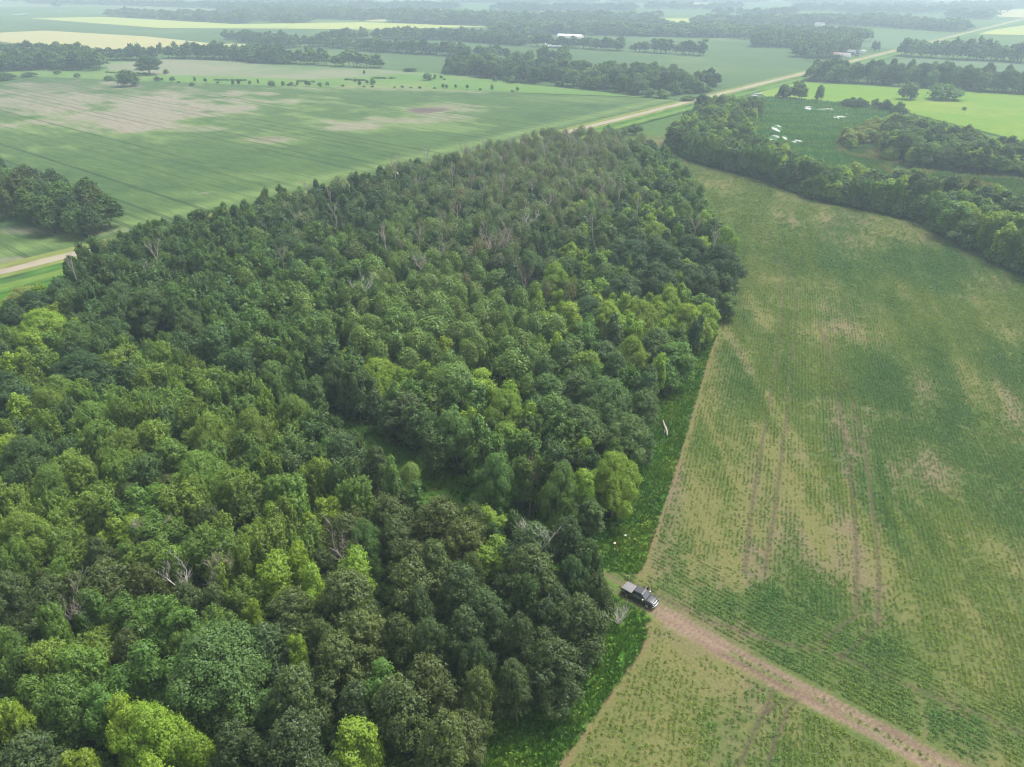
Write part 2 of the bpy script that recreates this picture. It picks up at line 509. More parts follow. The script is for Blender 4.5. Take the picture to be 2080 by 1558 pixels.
RA = ROWANG
M_SOY = field_mat('soybean_green', (0.042, 0.125, 0.040), (0.055, 0.150, 0.043), (0.115, 0.17, 0.05), ang=RA, big=0.004, stretch=6, tram=0.75, spacing=11.0, patch=(0.58, 0.70), fine=0.16)
M_TEAL = field_mat('corn_green', (0.062, 0.108, 0.046), (0.074, 0.120, 0.048), (0.11, 0.155, 0.06), ang=RA, big=0.003, stretch=4, patch=(0.56, 0.70), fine=0.08)
M_TAN = field_mat('ripe_grain', (0.33, 0.30, 0.13), (0.30, 0.29, 0.15), (0.24, 0.25, 0.11), ang=RA, stretch=8, fine=0.06)
M_YEL = field_mat('yellow_crop', (0.30, 0.32, 0.09), (0.26, 0.31, 0.10), ang=RA, stretch=6, fine=0.06)
M_PINK = field_mat('dry_field', (0.185, 0.185, 0.125), (0.155, 0.18, 0.10), (0.10, 0.155, 0.065), ang=RA, stretch=6, big=0.006, patch=(0.5, 0.62), fine=0.08)
M_MEAD = field_mat('bright_meadow', (0.105, 0.20, 0.030), (0.135, 0.215, 0.035), (0.20, 0.24, 0.05), ang=RA, stretch=2, big=0.006, patch=(0.5, 0.68), fine=0.12)
M_PAST = field_mat('rough_pasture', (0.085, 0.165, 0.045), (0.11, 0.185, 0.05), (0.17, 0.19, 0.08), ang=RA, stretch=3, big=0.008, patch=(0.5, 0.64), fine=0.15)
M_MARSH = field_mat('marsh_sedge', (0.050, 0.130, 0.045), (0.070, 0.150, 0.050), (0.050, 0.090, 0.040), ang=RA + 0.9, stretch=3, big=0.012, patch=(0.5, 0.62), fine=0.25)
M_GREY = field_mat('grey_green_crop', (0.085, 0.14, 0.07), (0.10, 0.145, 0.08), (0.16, 0.17, 0.11), ang=RA, stretch=5, fine=0.08)
M_BARE = field_mat('bare_patch', (0.24, 0.20, 0.155), (0.20, 0.20, 0.10), ang=RA, stretch=8, big=0.02, fine=0.15)

M_STRAW = field_mat('straw_grass', (0.20, 0.22, 0.085), (0.13, 0.19, 0.055), (0.26, 0.25, 0.12), ang=RA, big=0.02, stretch=3, fine=.3)
far_fields = [
    ('field', [(-700, 140), (0, 152), (300, 165), (545, 174), (900, 182), (1380, 203), (1405, 208), (1172, 266), (-300, 632), (-900, 700)], None),
    ('pasture', [(-700, 118), (0, 144), (215, 124), (560, 132), (780, 140), (910, 150), (1100, 175), (1380, 200), (900, 182), (545, 174), (300, 165), (0, 152), (-700, 140)], M_PAST),
    ('field', [(215, 130), (340, 119), (560, 128), (760, 140), (850, 148), (640, 161), (330, 152), (220, 142)], M_PINK),
    ('field', [(780, 142), (600, 98), (625, 92), (700, 78), (1100, 66), (1500, 78), (1640, 86), (1760, 84), (1810, 100), (1640, 152), (1480, 192), (1400, 205), (1330, 197), (910, 150)], M_TEAL),
    ('field', [(-600, 72), (0, 66), (90, 62), (300, 74), (520, 92), (440, 97), (215, 108), (100, 98), (0, 84), (-600, 80)], M_TAN),
    ('field', [(0, 44), (120, 37), (330, 57), (620, 60), (640, 74), (450, 90), (300, 74), (90, 62), (-600, 70), (-600, 40)], M_TEAL),
    ('field', [(56, 37), (210, 34), (480, 49), (600, 47), (745, 45), (1000, 54), (760, 60), (560, 58), (330, 57)], M_YEL),
    ('field', [(-400, 7), (10, 8), (210, 9), (440, 18), (445, 26), (210, 14), (-400, 14)], M_PINK),
    ('field', [(738, 22), (772, 25), (786, 44), (742, 43)], M_TAN),
    ('field', [(1955, 69), (2300, 20), (2600, 60), (2080, 71)], M_YEL),
    ('field', [(1660, 88), (1690, 66), (1960, 72), (1985, 58), (2040, 50), (1900, 84), (1820, 100)], M_GREY),
    ('field', [(1760, 136), (1850, 118), (2080, 128), (2700, 150), (2700, 260), (2080, 175), (1900, 158), (1700, 152)], M_GREY),
    ('meadow', [(1610, 163), (1650, 168), (2080, 193), (2700, 230), (2700, 480), (2080, 288), (1830, 225), (1700, 210), (1560, 200), (1540, 186)], M_MEAD),
    ('marsh', [(1500, 218), (1560, 198), (1700, 209), (1830, 222), (1730, 262), (1690, 290), (1745, 330), (1860, 362), (2080, 392), (2400, 420), (2400, 480), (2080, 420), (1800, 380), (1660, 352), (1560, 316), (1490, 270)], M_MARSH),
    ('dry_grass', [(1700, 305), (1740, 296), (1790, 300), (1830, 330), (1800, 350), (1750, 338), (1712, 322)], M_STRAW),
    ('field', [(2010, 20), (2600, 10), (2600, 28), (2140, 38), (2030, 34)], M_TAN),
    ('field', [(1345, 37), (1420, 38), (1415, 45), (1345, 47)], M_YEL),
    ('field', [(1200, 26), (1265, 22), (1272, 35), (1235, 36)], M_TEAL),
    ('field', [(1400, 5), (1445, 6), (1445, 14), (1405, 10)], M_TAN),
    ('field', [(1090, 11), (1130, 10), (1150, 18), (1095, 26)], M_MEAD),
    ('field', [(1480, 33), (1680, 33), (1660, 42), (1480, 40)], M_PINK),
    ('field', [(1750, 20), (1920, 18), (1925, 22), (1740, 24)], M_TAN),
]

def left_field():
    """the large soybean field left of the road, with its dried-out patches stored on the vertices"""
    poly = GP(far_fields[0][1])
    x0, x1 = poly[:, 0].min(), poly[:, 0].max()
    y0, y1 = poly[:, 1].min(), poly[:, 1].max()
    step = 2.2
    xs, ys = np.arange(max(x0, -900), x1 + 3, step), np.arange(y0, y1 + 3, step)
    X, Y = np.meshgrid(xs, ys)
    x, y = X.ravel(), Y.ravel()
    a = x * RN[0] + y * RN[1]       # along the rows
    b = x * RD[0] + y * RD[1]
    q = fbm(a / 26., b / 8., 101, 5) - 0.5
    q2 = fbm(a / 25., b / 25., 103, 4) - 0.5
    bare = np.zeros(len(x)); dark = np.zeros(len(x)); yel = np.zeros(len(x))
    def blob(arr, px, py, rx, ry, v):
        # an ellipse given by its picture-plane half sizes, turned into metres
        gx, gy = G(px, py)
        d_ = PX(gx, gy)[2]
        kx = rx * d_ / FPX
        ky = abs(G(px, py - ry)[1] - G(px, py + ry)[1]) / 2
        r = np.sqrt(((x - gx) / kx) ** 2 + ((y - gy) / ky) ** 2)
        arr[:] = np.maximum(arr, v * sstep(1.35, 0.45, r + 2.2 * q + 1.8 * q2))
    for t in ((120, 205, 190, 34, .75), (300, 215, 190, 30, .95), (270, 245, 90, 16, 1), (420, 222, 100, 12, .9), (60, 215, 100, 20, .8), (-150, 200, 160, 28, .8), (330, 190, 160, 10, .5), (100, 180, 120, 12, .45),
              (720, 257, 90, 8, .8), (820, 245, 80, 7, .6), (570, 284, 60, 5, .6), (900, 225, 60, 12, .6), (900, 178, 200, 5, .6), (1000, 183, 80, 4, .5), (390, 262, 60, 5, .5), (420, 391, 12, 2.5, .5),
              (480, 368, 22, 3, .35), (60, 530, 90, 8, .7), (250, 468, 60, 8, .7), (130, 470, 120, 8, .5)):
        blob(bare, *t)
    for t in ((880, 223, 32, 5, 1), (550, 281, 30, 1.6, .45), (790, 258, 30, 1.5, .4)):
        blob(dark, *t)
    for t in ((270, 225, 330, 48, 1), (760, 255, 180, 16, 1), (880, 228, 100, 22, .9), (570, 284, 110, 10, .8), (560, 360, 160, 12, .6), (430, 395, 120, 8, .5), (1180, 200, 160, 8, .6), (900, 180, 400, 7, .8)):
        blob(yel, *t)
    grn = np.array((0.052, 0.094, 0.036)); grn2 = np.array((0.068, 0.115, 0.040)); ye = np.array((0.135, 0.195, 0.065)); br = np.array((0.205, 0.190, 0.140)); dk = np.array((0.11, 0.085, 0.075))
    def mix(A, B, t):
        return A + (B - A) * t[:, None]
    C = mix(np.tile(grn, (len(x), 1)), grn2, sstep(-.18, .18, q + 0.5 * q2))
    C = mix(C, ye, 0.7 * yel)
    C = mix(C, br, bare)
    C = mix(C, dk, dark)
    edge = np.abs((x - ROAD_A[0]) * RN[0] + (y - ROAD_A[1]) * RN[1])
    C = mix(C, ye, 0.7 * np.exp(-((edge - 22) / 7) ** 2))
    nx, ny = len(xs), len(ys)
    I = np.arange(nx * ny).reshape(ny, nx)
    F = np.stack([I[:-1, :-1], I[:-1, 1:], I[1:, 1:], I[1:, :-1]], -1).reshape(-1, 4)
    F = F[inside(x[F].mean(1), y[F].mean(1), poly)]
    used, inv = np.unique(F, return_inverse=True)
    me = mesh_np('field', np.stack([x[used], y[used], np.zeros(len(used))], -1), inv.reshape(-1, 4), True)
    ca = me.attributes.new('Col', 'FLOAT_COLOR', 'POINT')
    ca.data.foreach_set('color', np.concatenate([C[used], np.ones((len(used), 1))], 1).astype(np.float32).ravel())
    # material: stored colour, fine noise along the rows, wheel lines
    m = field_mat('soybean_rows', (0, 0, 0), (0, 0, 0), ang=RA, tram=1.0, spacing=8.0, stretch=6, fine=0.26, soil=(0.022, 0.036, 0.022), lw=0.55)
    nt = m.node_tree
    at = N(nt, 'ShaderNodeAttribute', attribute_type='GEOMETRY', attribute_name='Col')
    for n in [n for n in nt.nodes if n.type == 'MIX' and not n.inputs[6].is_linked]:
        for l in list(n.outputs[2].links):
            nt.links.new(at.outputs['Color'], l.to_socket)
    tag(link('field', me, m), kind='structure')

left_field()
for i, (nm, pts, mt) in enumerate(far_fields):
    if mt:
        sheet(nm, pts, mt, 0.012 * (i + 1) - 0.1)

# farther parcels out to the horizon
def far_parcels():
    mats = [M_TEAL, M_TAN, M_YEL, M_GREY, M_PINK, M_SOY, M_PAST]
    r = random.Random(5)
    org = ROAD_A
    k = 0
    for i in range(-9, 16):
        for j in range(-14, 14):
            a0 = i * 700.0 + r.uniform(-60, 60)
            b0 = j * 560.0 + r.uniform(-60, 60)
            a1, b1 = a0 + r.uniform(350, 650), b0 + r.uniform(300, 520)
            P = [org + RD * a + RN * b for a, b in ((a0, b0), (a1, b0), (a1, b1), (a0, b1))]
            if min(p[1] for p in P) < 2600 or max(p[1] for p in P) > 9500:
                continue
            if r.random() < 0.25:
                continue
            me_z = -0.10 + 0.0006 * (k % 40)
            sheet('field', P, r.choice(mats), me_z, px=False)
            k += 1
far_parcels()

# ------------------------------------------------------------------ gravel road with its grassed ditches
def ribbon(name, mat, o1, o2, z1, z2, a0=0.0, a1=None, kind='structure', wob=0.0):
    L = np.linalg.norm(ROAD_B - ROAD_A)
    a1 = L if a1 is None else a1
    ts = [a0]
    while ts[-1] < a1:
        ts.append(min(a1, ts[-1] + (6 if ts[-1] < 900 else 60)))
    V = []
    for t in ts:
        p = ROAD_A + RD * t
        w1 = wob * (float(vnoise(t / 9.0, o1, 5)) - 0.5)
        w2 = wob * (float(vnoise(t / 9.0, o2, 6)) - 0.5)
        a, b = p + RN * (o1 + w1), p + RN * (o2 + w2)
        V += [(a[0], a[1], z1), (b[0], b[1], z2)]
    F = [(2 * i, 2 * i + 1, 2 * i + 3, 2 * i + 2) for i in range(len(ts) - 1)]
    return tag(link(name, mesh_np(name, V, F), mat), kind=kind)

M_GRAVEL = field_mat('gravel', (0.31, 0.275, 0.21), (0.26, 0.23, 0.17), (0.21, 0.18, 0.14), ang=math.atan2(RD[1], RD[0]), stretch=12, big=0.03, patch=(0.5, 0.7), fine=0.12)
M_VERGE = field_mat('verge_grass', (0.13, 0.175, 0.045), (0.17, 0.18, 0.06), (0.09, 0.17, 0.03), ang=math.atan2(RD[1], RD[0]), stretch=4, big=0.02, fine=0.25)
M_DITCH = field_mat('ditch_grass', (0.050, 0.125, 0.028), (0.070, 0.150, 0.030), (0.045, 0.085, 0.030), ang=math.atan2(RD[1], RD[0]), stretch=4, big=0.03, patch=(0.5, 0.6), fine=0.3)
M_LUSH = field_mat('lush_grass', (0.095, 0.165, 0.034), (0.115, 0.18, 0.04), ang=math.atan2(RD[1], RD[0]), stretch=4, big=0.03, fine=0.25)
ribbon('road', M_GRAVEL, -2.9, 2.9, 0.42, 0.42, wob=1.0)
ribbon('road_shoulder', M_VERGE, -9.5, -2.7, 0.05, 0.40, wob=1.2)
ribbon('road_shoulder', M_VERGE, 2.7, 6.2, 0.40, 0.22, wob=1.0)
ribbon('ditch', M_DITCH, 6.1, 12.0, 0.215, 0.17)
ribbon('grass_strip', M_LUSH, 12.0, 17.5, 0.17, 0.19, wob=1.0)
ribbon('ditch', M_DITCH, 17.3, 20.0, 0.186, 0.16)

# ------------------------------------------------------------------ water
def water_mat():
    m, nt, out = new_mat('water')
    b = N(nt, 'ShaderNodeBsdfPrincipled')
    b.inputs['Base Color'].default_value = (0.36, 0.36, 0.33, 1)
    b.inputs['Roughness'].default_value = 0.12
    b.inputs['IOR'].default_value = 1.33
    g = N(nt, 'ShaderNodeNewGeometry')
    bp = N(nt, 'ShaderNodeBump')
    bp.inputs['Strength'].default_value = 0.15
    bp.inputs['Distance'].default_value = 0.05
    nt.links.new(noise(nt, g.outputs['Position'], 1.5, 2), bp.inputs['Height'])
    nt.links.new(bp.outputs[0], b.inputs['Normal'])
    nt.links.new(b.outputs[0], out.inputs[0])
    return m
WATER = water_mat()
def pool(px, py, rx, ry, seed, z=0.24, n=26, am=0.5):
    """a pool with a ragged shore: centre and half sizes as seen from the camera"""
    pts = []
    gx, gy = G(px, py)
    d_ = PX(gx, gy)[2]
    kx, ky = rx * d_ / FPX, abs(G(px, py - ry)[1] - G(px, py + ry)[1]) / 2
    for i in range(n):
        a = 2 * math.pi * i / n
        r = 1 + am * (2 * float(fbm(np.array(math.cos(a) * 1.6 + 9 + seed), np.array(math.sin(a) * 1.6 + seed), seed, 3)) - 1) * 1.6
        pts.append((gx + kx * r * math.cos(a), gy + ky * r * math.sin(a)))
    sheet('water', pts, WATER, z, px=False)
for i, t in enumerate(((1643, 222, 7, 4), (1640, 217, 13, 2), (1660, 224, 14, 1.6), (1685, 222, 12, 1.5), (1697, 240, 8, 2), (1711, 238, 10, 1.4), (1717, 231, 4, 1.4), (1644, 251, 1.6, 2.2), (1575, 263, 6, 4.5), (1582, 257, 3, 3),
                       (1594, 281, 3.5, 6), (1575, 277, 5, 3), (1566, 284, 6, 2.2), (1622, 287, 8, 2.2), (1613, 289, 6, 1.5), (1628, 283, 2, 3), (1532, 194, 9, 1.0), (1640, 241, 2, 1), (1540, 190, 7, .8))):
    pool(*t, seed=i + 3)
for i, t in enumerate(((1115, 88, 10, 3), (1140, 90, 15, 2.5), (1143, 82, 6, 2.4), (1157, 77, 10, 1.1), (1125, 93, 16, 2), (42, 29, 14, 1.2), (125, 21, 13, 0.7))):
    pool(*t, seed=i + 40, am=0.35, z=0.26)

# ------------------------------------------------------------------ tree building blocks
class MB:
    """collects tubes and boxes of quads"""
    def __init__(self):
        self.V, self.F, self.n = [], [], 0
    def tube(self, pts, radii, k=5):
        pts = [np.array(p, float) for p in pts]
        for i, (p, r) in enumerate(zip(pts, radii)):
            d = pts[min(i + 1, len(pts) - 1)] - pts[max(i - 1, 0)]
            d /= np.linalg.norm(d) + 1e-9
            u = np.cross(d, (0.3, 0.9, 0.1) if abs(d[2]) > 0.6 else (0, 0, 1.0))
            u /= np.linalg.norm(u) + 1e-9
            v = np.cross(d, u)
            for j in range(k):
                a = 2 * math.pi * j / k
                self.V.append(p + r * (math.cos(a) * u + math.sin(a) * v))
        for i in range(len(pts) - 1):
            for j in range(k):
                a, b = self.n + i * k + j, self.n + i * k + (j + 1) % k
                self.F.append((a, b, b + k, a + k))
        self.n += k * len(pts)
    def mesh(self, name, smooth=True):
        return mesh_np(name, self.V, self.F, smooth)

def unit(v):
    return v / (np.linalg.norm(v, axis=-1, keepdims=True) + 1e-9)

def leaf_mesh(name, P, Nn, T, L, W, var, mat):
    """diamond leaves / leaf sprays: centre P, normal Nn, long axis near T, half length L, half width W"""
    n = len(P)
    T = unit(T - Nn * (T * Nn).sum(1, keepdims=True))
    B = np.cross(Nn, T)
    L, W = L[:, None], W[:, None]
    bend = Nn * (L * 0.25)
    V = np.stack([P + T * L - bend, P + B * W, P - T * L * 0.9 - bend, P - B * W], 1).reshape(-1, 3)
    F = np.arange(4 * n).reshape(n, 4)
    me = mesh_np(name, V, F)
    a = me.attributes.new('var', 'FLOAT_COLOR', 'POINT')
    c4 = np.concatenate([var, np.zeros((n, 1)), np.ones((n, 1))], 1)
    a.data.foreach_set('color', np.repeat(c4, 4, 0).astype(np.float32).ravel())
    me.materials.append(mat)
    return me

def crown_points(seed, lobes, n_clump, style):
    """clump centres on the outside of a union of lobes (cx,cy,cz,rx,rz)"""
    r = np.random.default_rng(seed)
    lob = np.array(lobes)
    out_p, out_d = [], []
    area = lob[:, 3] * (lob[:, 3] + lob[:, 4])
    tries = 0
    while len(out_p) < n_clump and tries < 60:
        tries += 1
        m = n_clump * 2
        k = r.choice(len(lob), m, p=area / area.sum())
        d = unit(r.normal(size=(m, 3)))
        d = d[(d[:, 2] > style['low'])]
        k = k[:len(d)]
        lk = lob[k]
        rr = r.uniform(0.86, 1.06, len(d))[:, None]
        p = lk[:, :3] + d * np.stack([lk[:, 3], lk[:, 3], lk[:, 4]], 1) * rr
        ok = np.ones(len(d), bool)
        for q in range(len(lob)):
            e = ((p - lob[q, :3]) / np.array([lob[q, 3], lob[q, 3], lob[q, 4]]))
            ok &= ((e ** 2).sum(1) > 0.66) | (k == q)
        for pp, dd in zip(p[ok], d[ok]):
            if len(out_p) >= n_clump:
                break
            if out_p and tries < 25:
                dist = np.min(((np.array(out_p[-160:]) - pp) ** 2).sum(1))
                if dist < style['sep'] ** 2:
                    continue
            out_p.append(pp)
            out_d.append(dd)
    return np.array(out_p), np.array(out_d)

STY = {
    # R crown radius, z0..z1 crown from/to, lobes, clumps, leaves each, leaf size, up = how much sprays point upward
    'ash':    dict(R=3.3, z0=3.6, z1=13.5, nl=10, lr=0.46, nc=200, lp=60, leaf=(0.24, 0.085), up=1.3, spray=1.35, crad=0.28, low=-0.25, sep=0.5, shape='egg', tr=(0.16, 6)),
    'tall':   dict(R=2.5, z0=3.0, z1=14.5, nl=9, lr=0.50, nc=180, lp=58, leaf=(0.22, 0.085), up=1.5, spray=1.0, crad=0.27, low=-0.4, sep=0.45, shape='egg', tr=(0.15, 5)),
    'aspen':  dict(R=2.9, z0=8.0, z1=14.2, nl=7, lr=0.52, nc=110, lp=64, leaf=(0.16, 0.11), up=0.5, spray=0.5, crad=0.50, low=-0.3, sep=0.6, shape='top', tr=(0.15, 6)),
    'greyasp': dict(R=2.8, z0=8.5, z1=14.0, nl=7, lr=0.50, nc=70, lp=40, leaf=(0.14, 0.09), up=0.7, spray=0.6, crad=0.50, low=-0.2, sep=0.6, shape='top', tr=(0.14, 9)),
    'oak':    dict(R=4.2, z0=3.0, z1=13.0, nl=19, lr=0.33, nc=230, lp=68, leaf=(0.19, 0.12), up=0.25, spray=0.45, crad=0.36, low=-0.15, sep=0.7, shape='dome', tr=(0.26, 8)),
    'maple':  dict(R=3.6, z0=1.8, z1=12.5, nl=19, lr=0.31, nc=220, lp=66, leaf=(0.17, 0.115), up=0.6, spray=0.55, crad=0.34, low=-0.25, sep=0.6, shape='egg', tr=(0.20, 8)),
    'elm':    dict(R=3.9, z0=2.2, z1=12.8, nl=19, lr=0.31, nc=260, lp=56, leaf=(0.18, 0.095), up=0.3, spray=0.7, crad=0.30, low=-0.3, sep=0.5, shape='dome', tr=(0.22, 9)),
    'bass':   dict(R=7.2, z0=2.0, z1=15.5, nl=30, lr=0.26, nc=760, lp=66, leaf=(0.15, 0.12), up=0.2, spray=0.5, crad=0.40, low=-0.1, sep=0.7, shape='dome', tr=(0.40, 12)),
    'bush':   dict(R=1.7, z0=0.1, z1=3.2, nl=6, lr=0.5, nc=50, lp=34, leaf=(0.22, 0.12), up=0.7, spray=0.5, crad=0.30, low=-0.1, sep=0.35, shape='dome', tr=(0.06, 4)),
}

def make_lobes(r, s):
    R, z0, z1 = s['R'], s['z0'], s['z1']
    Hh = z1 - z0
    lobes = []
    if s['shape'] == 'egg':
        nlead = int(r.integers(3, 6))
        for q in range(nlead):
            a = q * 6.283 / nlead + r.uniform(-.5, .5)
            top = r.uniform(0.74, 1.0) if q else 1.0
            out = R * r.uniform(0.45, 0.72) if q else R * 0.12
            m = 4 if q == 0 else 3
            for i in range(m):
                t = (i + .6) / m
                lr = R * (0.50 - 0.24 * t) * r.uniform(.85, 1.2)
                rr = out * (0.75 + 0.35 * t) + r.uniform(-.1, .1) * R
                lz = lr * r.uniform(1.1, 1.45)
                zz = z0 + lz * .6 + (Hh * top - 1.5 * lz) * t
                aa = a + r.uniform(-.35, .35)
                lobes.append((rr * math.cos(aa), rr * math.sin(aa), zz, lr, lz))
        return lobes
    for i in range(s['nl']):
        t = (i + 0.5) / s['nl']
        t = min(0.97, max(0.05, t + r.uniform(-0.06, 0.06)))
        if s['shape'] == 'egg':
            w_ = (math.sin(math.pi * min(1, t ** 0.8)) ** 0.6) if t < 0.9 else 0.35
            w_ = max(w_, 0.12)
        elif s['shape'] == 'top':
            w_ = math.sqrt(max(0.05, 1 - (2 * t - 0.9) ** 2)) * 0.95
        else:
            w_ = math.sqrt(max(0.04, 1 - (t * 0.98) ** 2.2))
        lr = s['lr'] * R * r.uniform(0.65, 1.3)
        a = i * 2.39996 + r.uniform(-0.5, 0.5)
        d = max(0.0, R * w_ - lr) * r.uniform(0.6, 1.38)
        lz = lr * r.uniform(0.85, 1.1)
        if s['shape'] == 'egg':
            lz *= 1.25
        z = z0 + lz * 0.7 + t * (Hh - 1.7 * lz)
        lobes.append((d * math.cos(a), d * math.sin(a), z, lr, lz))
    return lobes

def make_tree(kind, seed, far=0):
    """(crown mesh, trunk mesh); far>0: fewer, larger leaves for the distance"""
    s = dict(STY[kind])
    r = np.random.default_rng(seed)
    lobes = make_lobes(r, s)
    if far:
        s['nc'] = int(s['nc'] * (0.62 if far == 1 else 0.20))
        s['lp'] = int(s['lp'] * (0.50 if far == 1 else 0.28))
        s['leaf'] = tuple(v * (1.7 if far == 1 else 3.8) for v in s['leaf'])
        s['sep'] *= 1.2 if far == 1 else 1.8
        s['crad'] *= 1.1 if far == 1 else 1.35
    P, D = crown_points(seed + 1, lobes, s['nc'], s)
    nc, lp = len(P), s['lp']
    up = np.array((0, 0, s['up']))
    A = unit(D * 0.8 + up + r.normal(size=(nc, 3)) * 0.25)
    # leaves along each spray
    t = r.uniform(-0.5, 1.0, (nc, lp, 1))
    lat = r.normal(size=(nc, lp, 3)) * s['crad'] * (1.05 - 0.55 * np.clip(t, 0, 1))
    pos = P[:, None] + A[:, None] * t * s['spray'] * r.uniform(0.7, 1.2, (nc, 1, 1)) + lat
    nrm = unit(D[:, None] * 0.6 + np.array((0, 0, 0.55)) + unit(lat) * 0.7 + r.normal(size=(nc, lp, 3)) * 0.40)
    tan = A[:, None] + r.normal(size=(nc, lp, 3)) * 0.55
    sz = r.uniform(0.7, 1.25, (nc, lp))
    cv = r.uniform(0, 1, (nc, 1)) * 0.55
    v1 = cv + r.uniform(0, 0.45, (nc, lp))
    v2 = np.clip(r.uniform(-0.3, 0.7, (nc, 1)) + r.uniform(-0.2, 0.3, (nc, lp)), 0, 1)
    pos, nrm, tan = pos.reshape(-1, 3), nrm.reshape(-1, 3), tan.reshape(-1, 3)
    sz = sz.ravel()
    var = np.stack([v1.ravel(), v2.ravel()], 1)
    # inner leaves so the crown is not hollow
    ni = int(len(pos) * 0.13)
    lob = np.array(lobes)
    k = r.integers(0, len(lob), ni)
    d = unit(r.normal(size=(ni, 3))) * (r.uniform(0, 1, (ni, 1)) ** 0.4) * 0.85
    pi = lob[k, :3] + d * np.stack([lob[k, 3], lob[k, 3], lob[k, 4]], 1)
    pos = np.concatenate([pos, pi])
    nrm = np.concatenate([nrm, unit(r.normal(size=(ni, 3)) + np.array((0, 0, 0.5)))])
    tan = np.concatenate([tan, r.normal(size=(ni, 3))])
    sz = np.concatenate([sz, r.uniform(1.0, 1.7, ni)])
    var = np.concatenate([var, r.uniform(0, 0.5, (ni, 2))])  # darker tone on inner leaves: shade inside the crown put into their colour
    pos[:, 2] = np.maximum(pos[:, 2], 0.15)
    crown = leaf_mesh('crown', pos, nrm, tan, sz * s['leaf'][0], sz * s['leaf'][1], var, LEAF)
    tb = MB()
    rt, nb = s['tr']
    lean = r.uniform(-0.5, 0.5, 2)
    ht = s['z1'] * 0.8
    line = [(lean[0] * (q ** 2) + 0.12 * math.sin(q * 5 + seed), lean[1] * (q ** 2) + 0.12 * math.cos(q * 4 + seed), q * ht - 0.3 * (q == 0)) for q in (0, .25, .5, .75, 1)]
    kk = 6 if not far else 4
    tb.tube(line, [rt * 1.25, rt, rt * .85, rt * .6, rt * .2], kk)
    if far < 2:
        order = sorted(lobes, key=lambda l: l[2])
        for i in range(nb):
            l = order[(i * len(order)) // nb]
            c0 = np.array(l[:3])
            zb = max(s['z0'] * 0.8, c0[2] - np.hypot(c0[0], c0[1]) * 0.9 - 0.4)
            q = min(0.95, zb / ht)
            st = np.array((lean[0] * q * q, lean[1] * q * q, zb))
            mid = (st + c0) / 2 + np.array((0, 0, 0.25))
            ro = rt * (0.55 - 0.25 * q)
            tb.tube([st, mid, c0 + unit(c0 - st) * l[3] * 0.5], [ro, ro * .7, ro * .25], kk - 1 if far else 4)
    trunk = tb.mesh('trunk')
    return crown, trunk

def make_dead(seed, h=11.0, spread=0.55, bushy=0, stem=0.45, r0=0.17):
    r = random.Random(seed)
    tb = MB()
    def grow(p, d, L, rr, depth):
        pts, rad_ = [p], [rr]
        q, dd = Vector(p), Vector(d)
        n = 3
        for i in range(n):
            dd = (dd + Vector((r.uniform(-1, 1), r.uniform(-1, 1), r.uniform(-0.2, 0.9))) * 0.16).normalized()
            q = q + dd * (L / n)
            pts.append(tuple(q))
            rad_.append(rr * (1 - 0.6 * (i + 1) / n))
            if depth > 0:
                for _ in range(1 if depth > 2 else 2):
                    if r.random() < 0.85:
                        a = r.uniform(0, 6.283)
                        side = Vector((math.cos(a), math.sin(a), r.uniform(0.1, 0.9)))
                        nd = (dd * (1 - spread) + side * spread).normalized()
                        grow(tuple(q), tuple(nd), L * r.uniform(0.42, 0.68), max(0.016, rad_[-1] * 0.62), depth - 1)
        tb.tube(pts, rad_, 4 if depth > 1 else 3)
    if bushy:
        for i in range(bushy):
            a = i * 2.4
            grow((0, 0, -0.1), Vector((math.cos(a) * 0.6, math.sin(a) * 0.6, r.uniform(0.6, 1.3))).normalized(), h * 0.75, r0 * 0.6, 2)
    else:
        top = (r.uniform(-.4, .4), r.uniform(-.4, .4), h * stem)
        tb.tube([(0, 0, -0.3), (top[0] * .4, top[1] * .4, h * stem * .5), top], [r0 * 1.2, r0, r0 * .85], 6)
        for k in range(3):
            a = k * 2.1 + r.uniform(-.4, .4)
            grow(top, Vector((math.cos(a) * 0.35, math.sin(a) * 0.35, 1)).normalized(), h * (1 - stem) * r.uniform(0.6, 0.85), r0 * 0.65, 3)
    return tb.mesh('branches')

# ------------------------------------------------------------------ scattering "stuff" (points + geometry nodes)
_pro = {}
def proto_obj(me):
    if me.name not in _pro:
        _pro[me.name] = bpy.data.objects.new('source_' + me.name, me)
    return _pro[me.name]

def joined(crown, trunk, name, bark):
    """one mesh with both materials, for instancing in a wood"""
    bm = bmesh.new()
    bm.from_mesh(crown)
    n = len(bm.faces)
    bm.from_mesh(trunk)
    for i, f in enumerate(bm.faces):
        f.material_index = 0 if i < n else 1
    me = bpy.data.meshes.new(name)
    bm.to_mesh(me)
    bm.free()
    me.materials.append(LEAF)
    me.materials.append(bark)
    return me

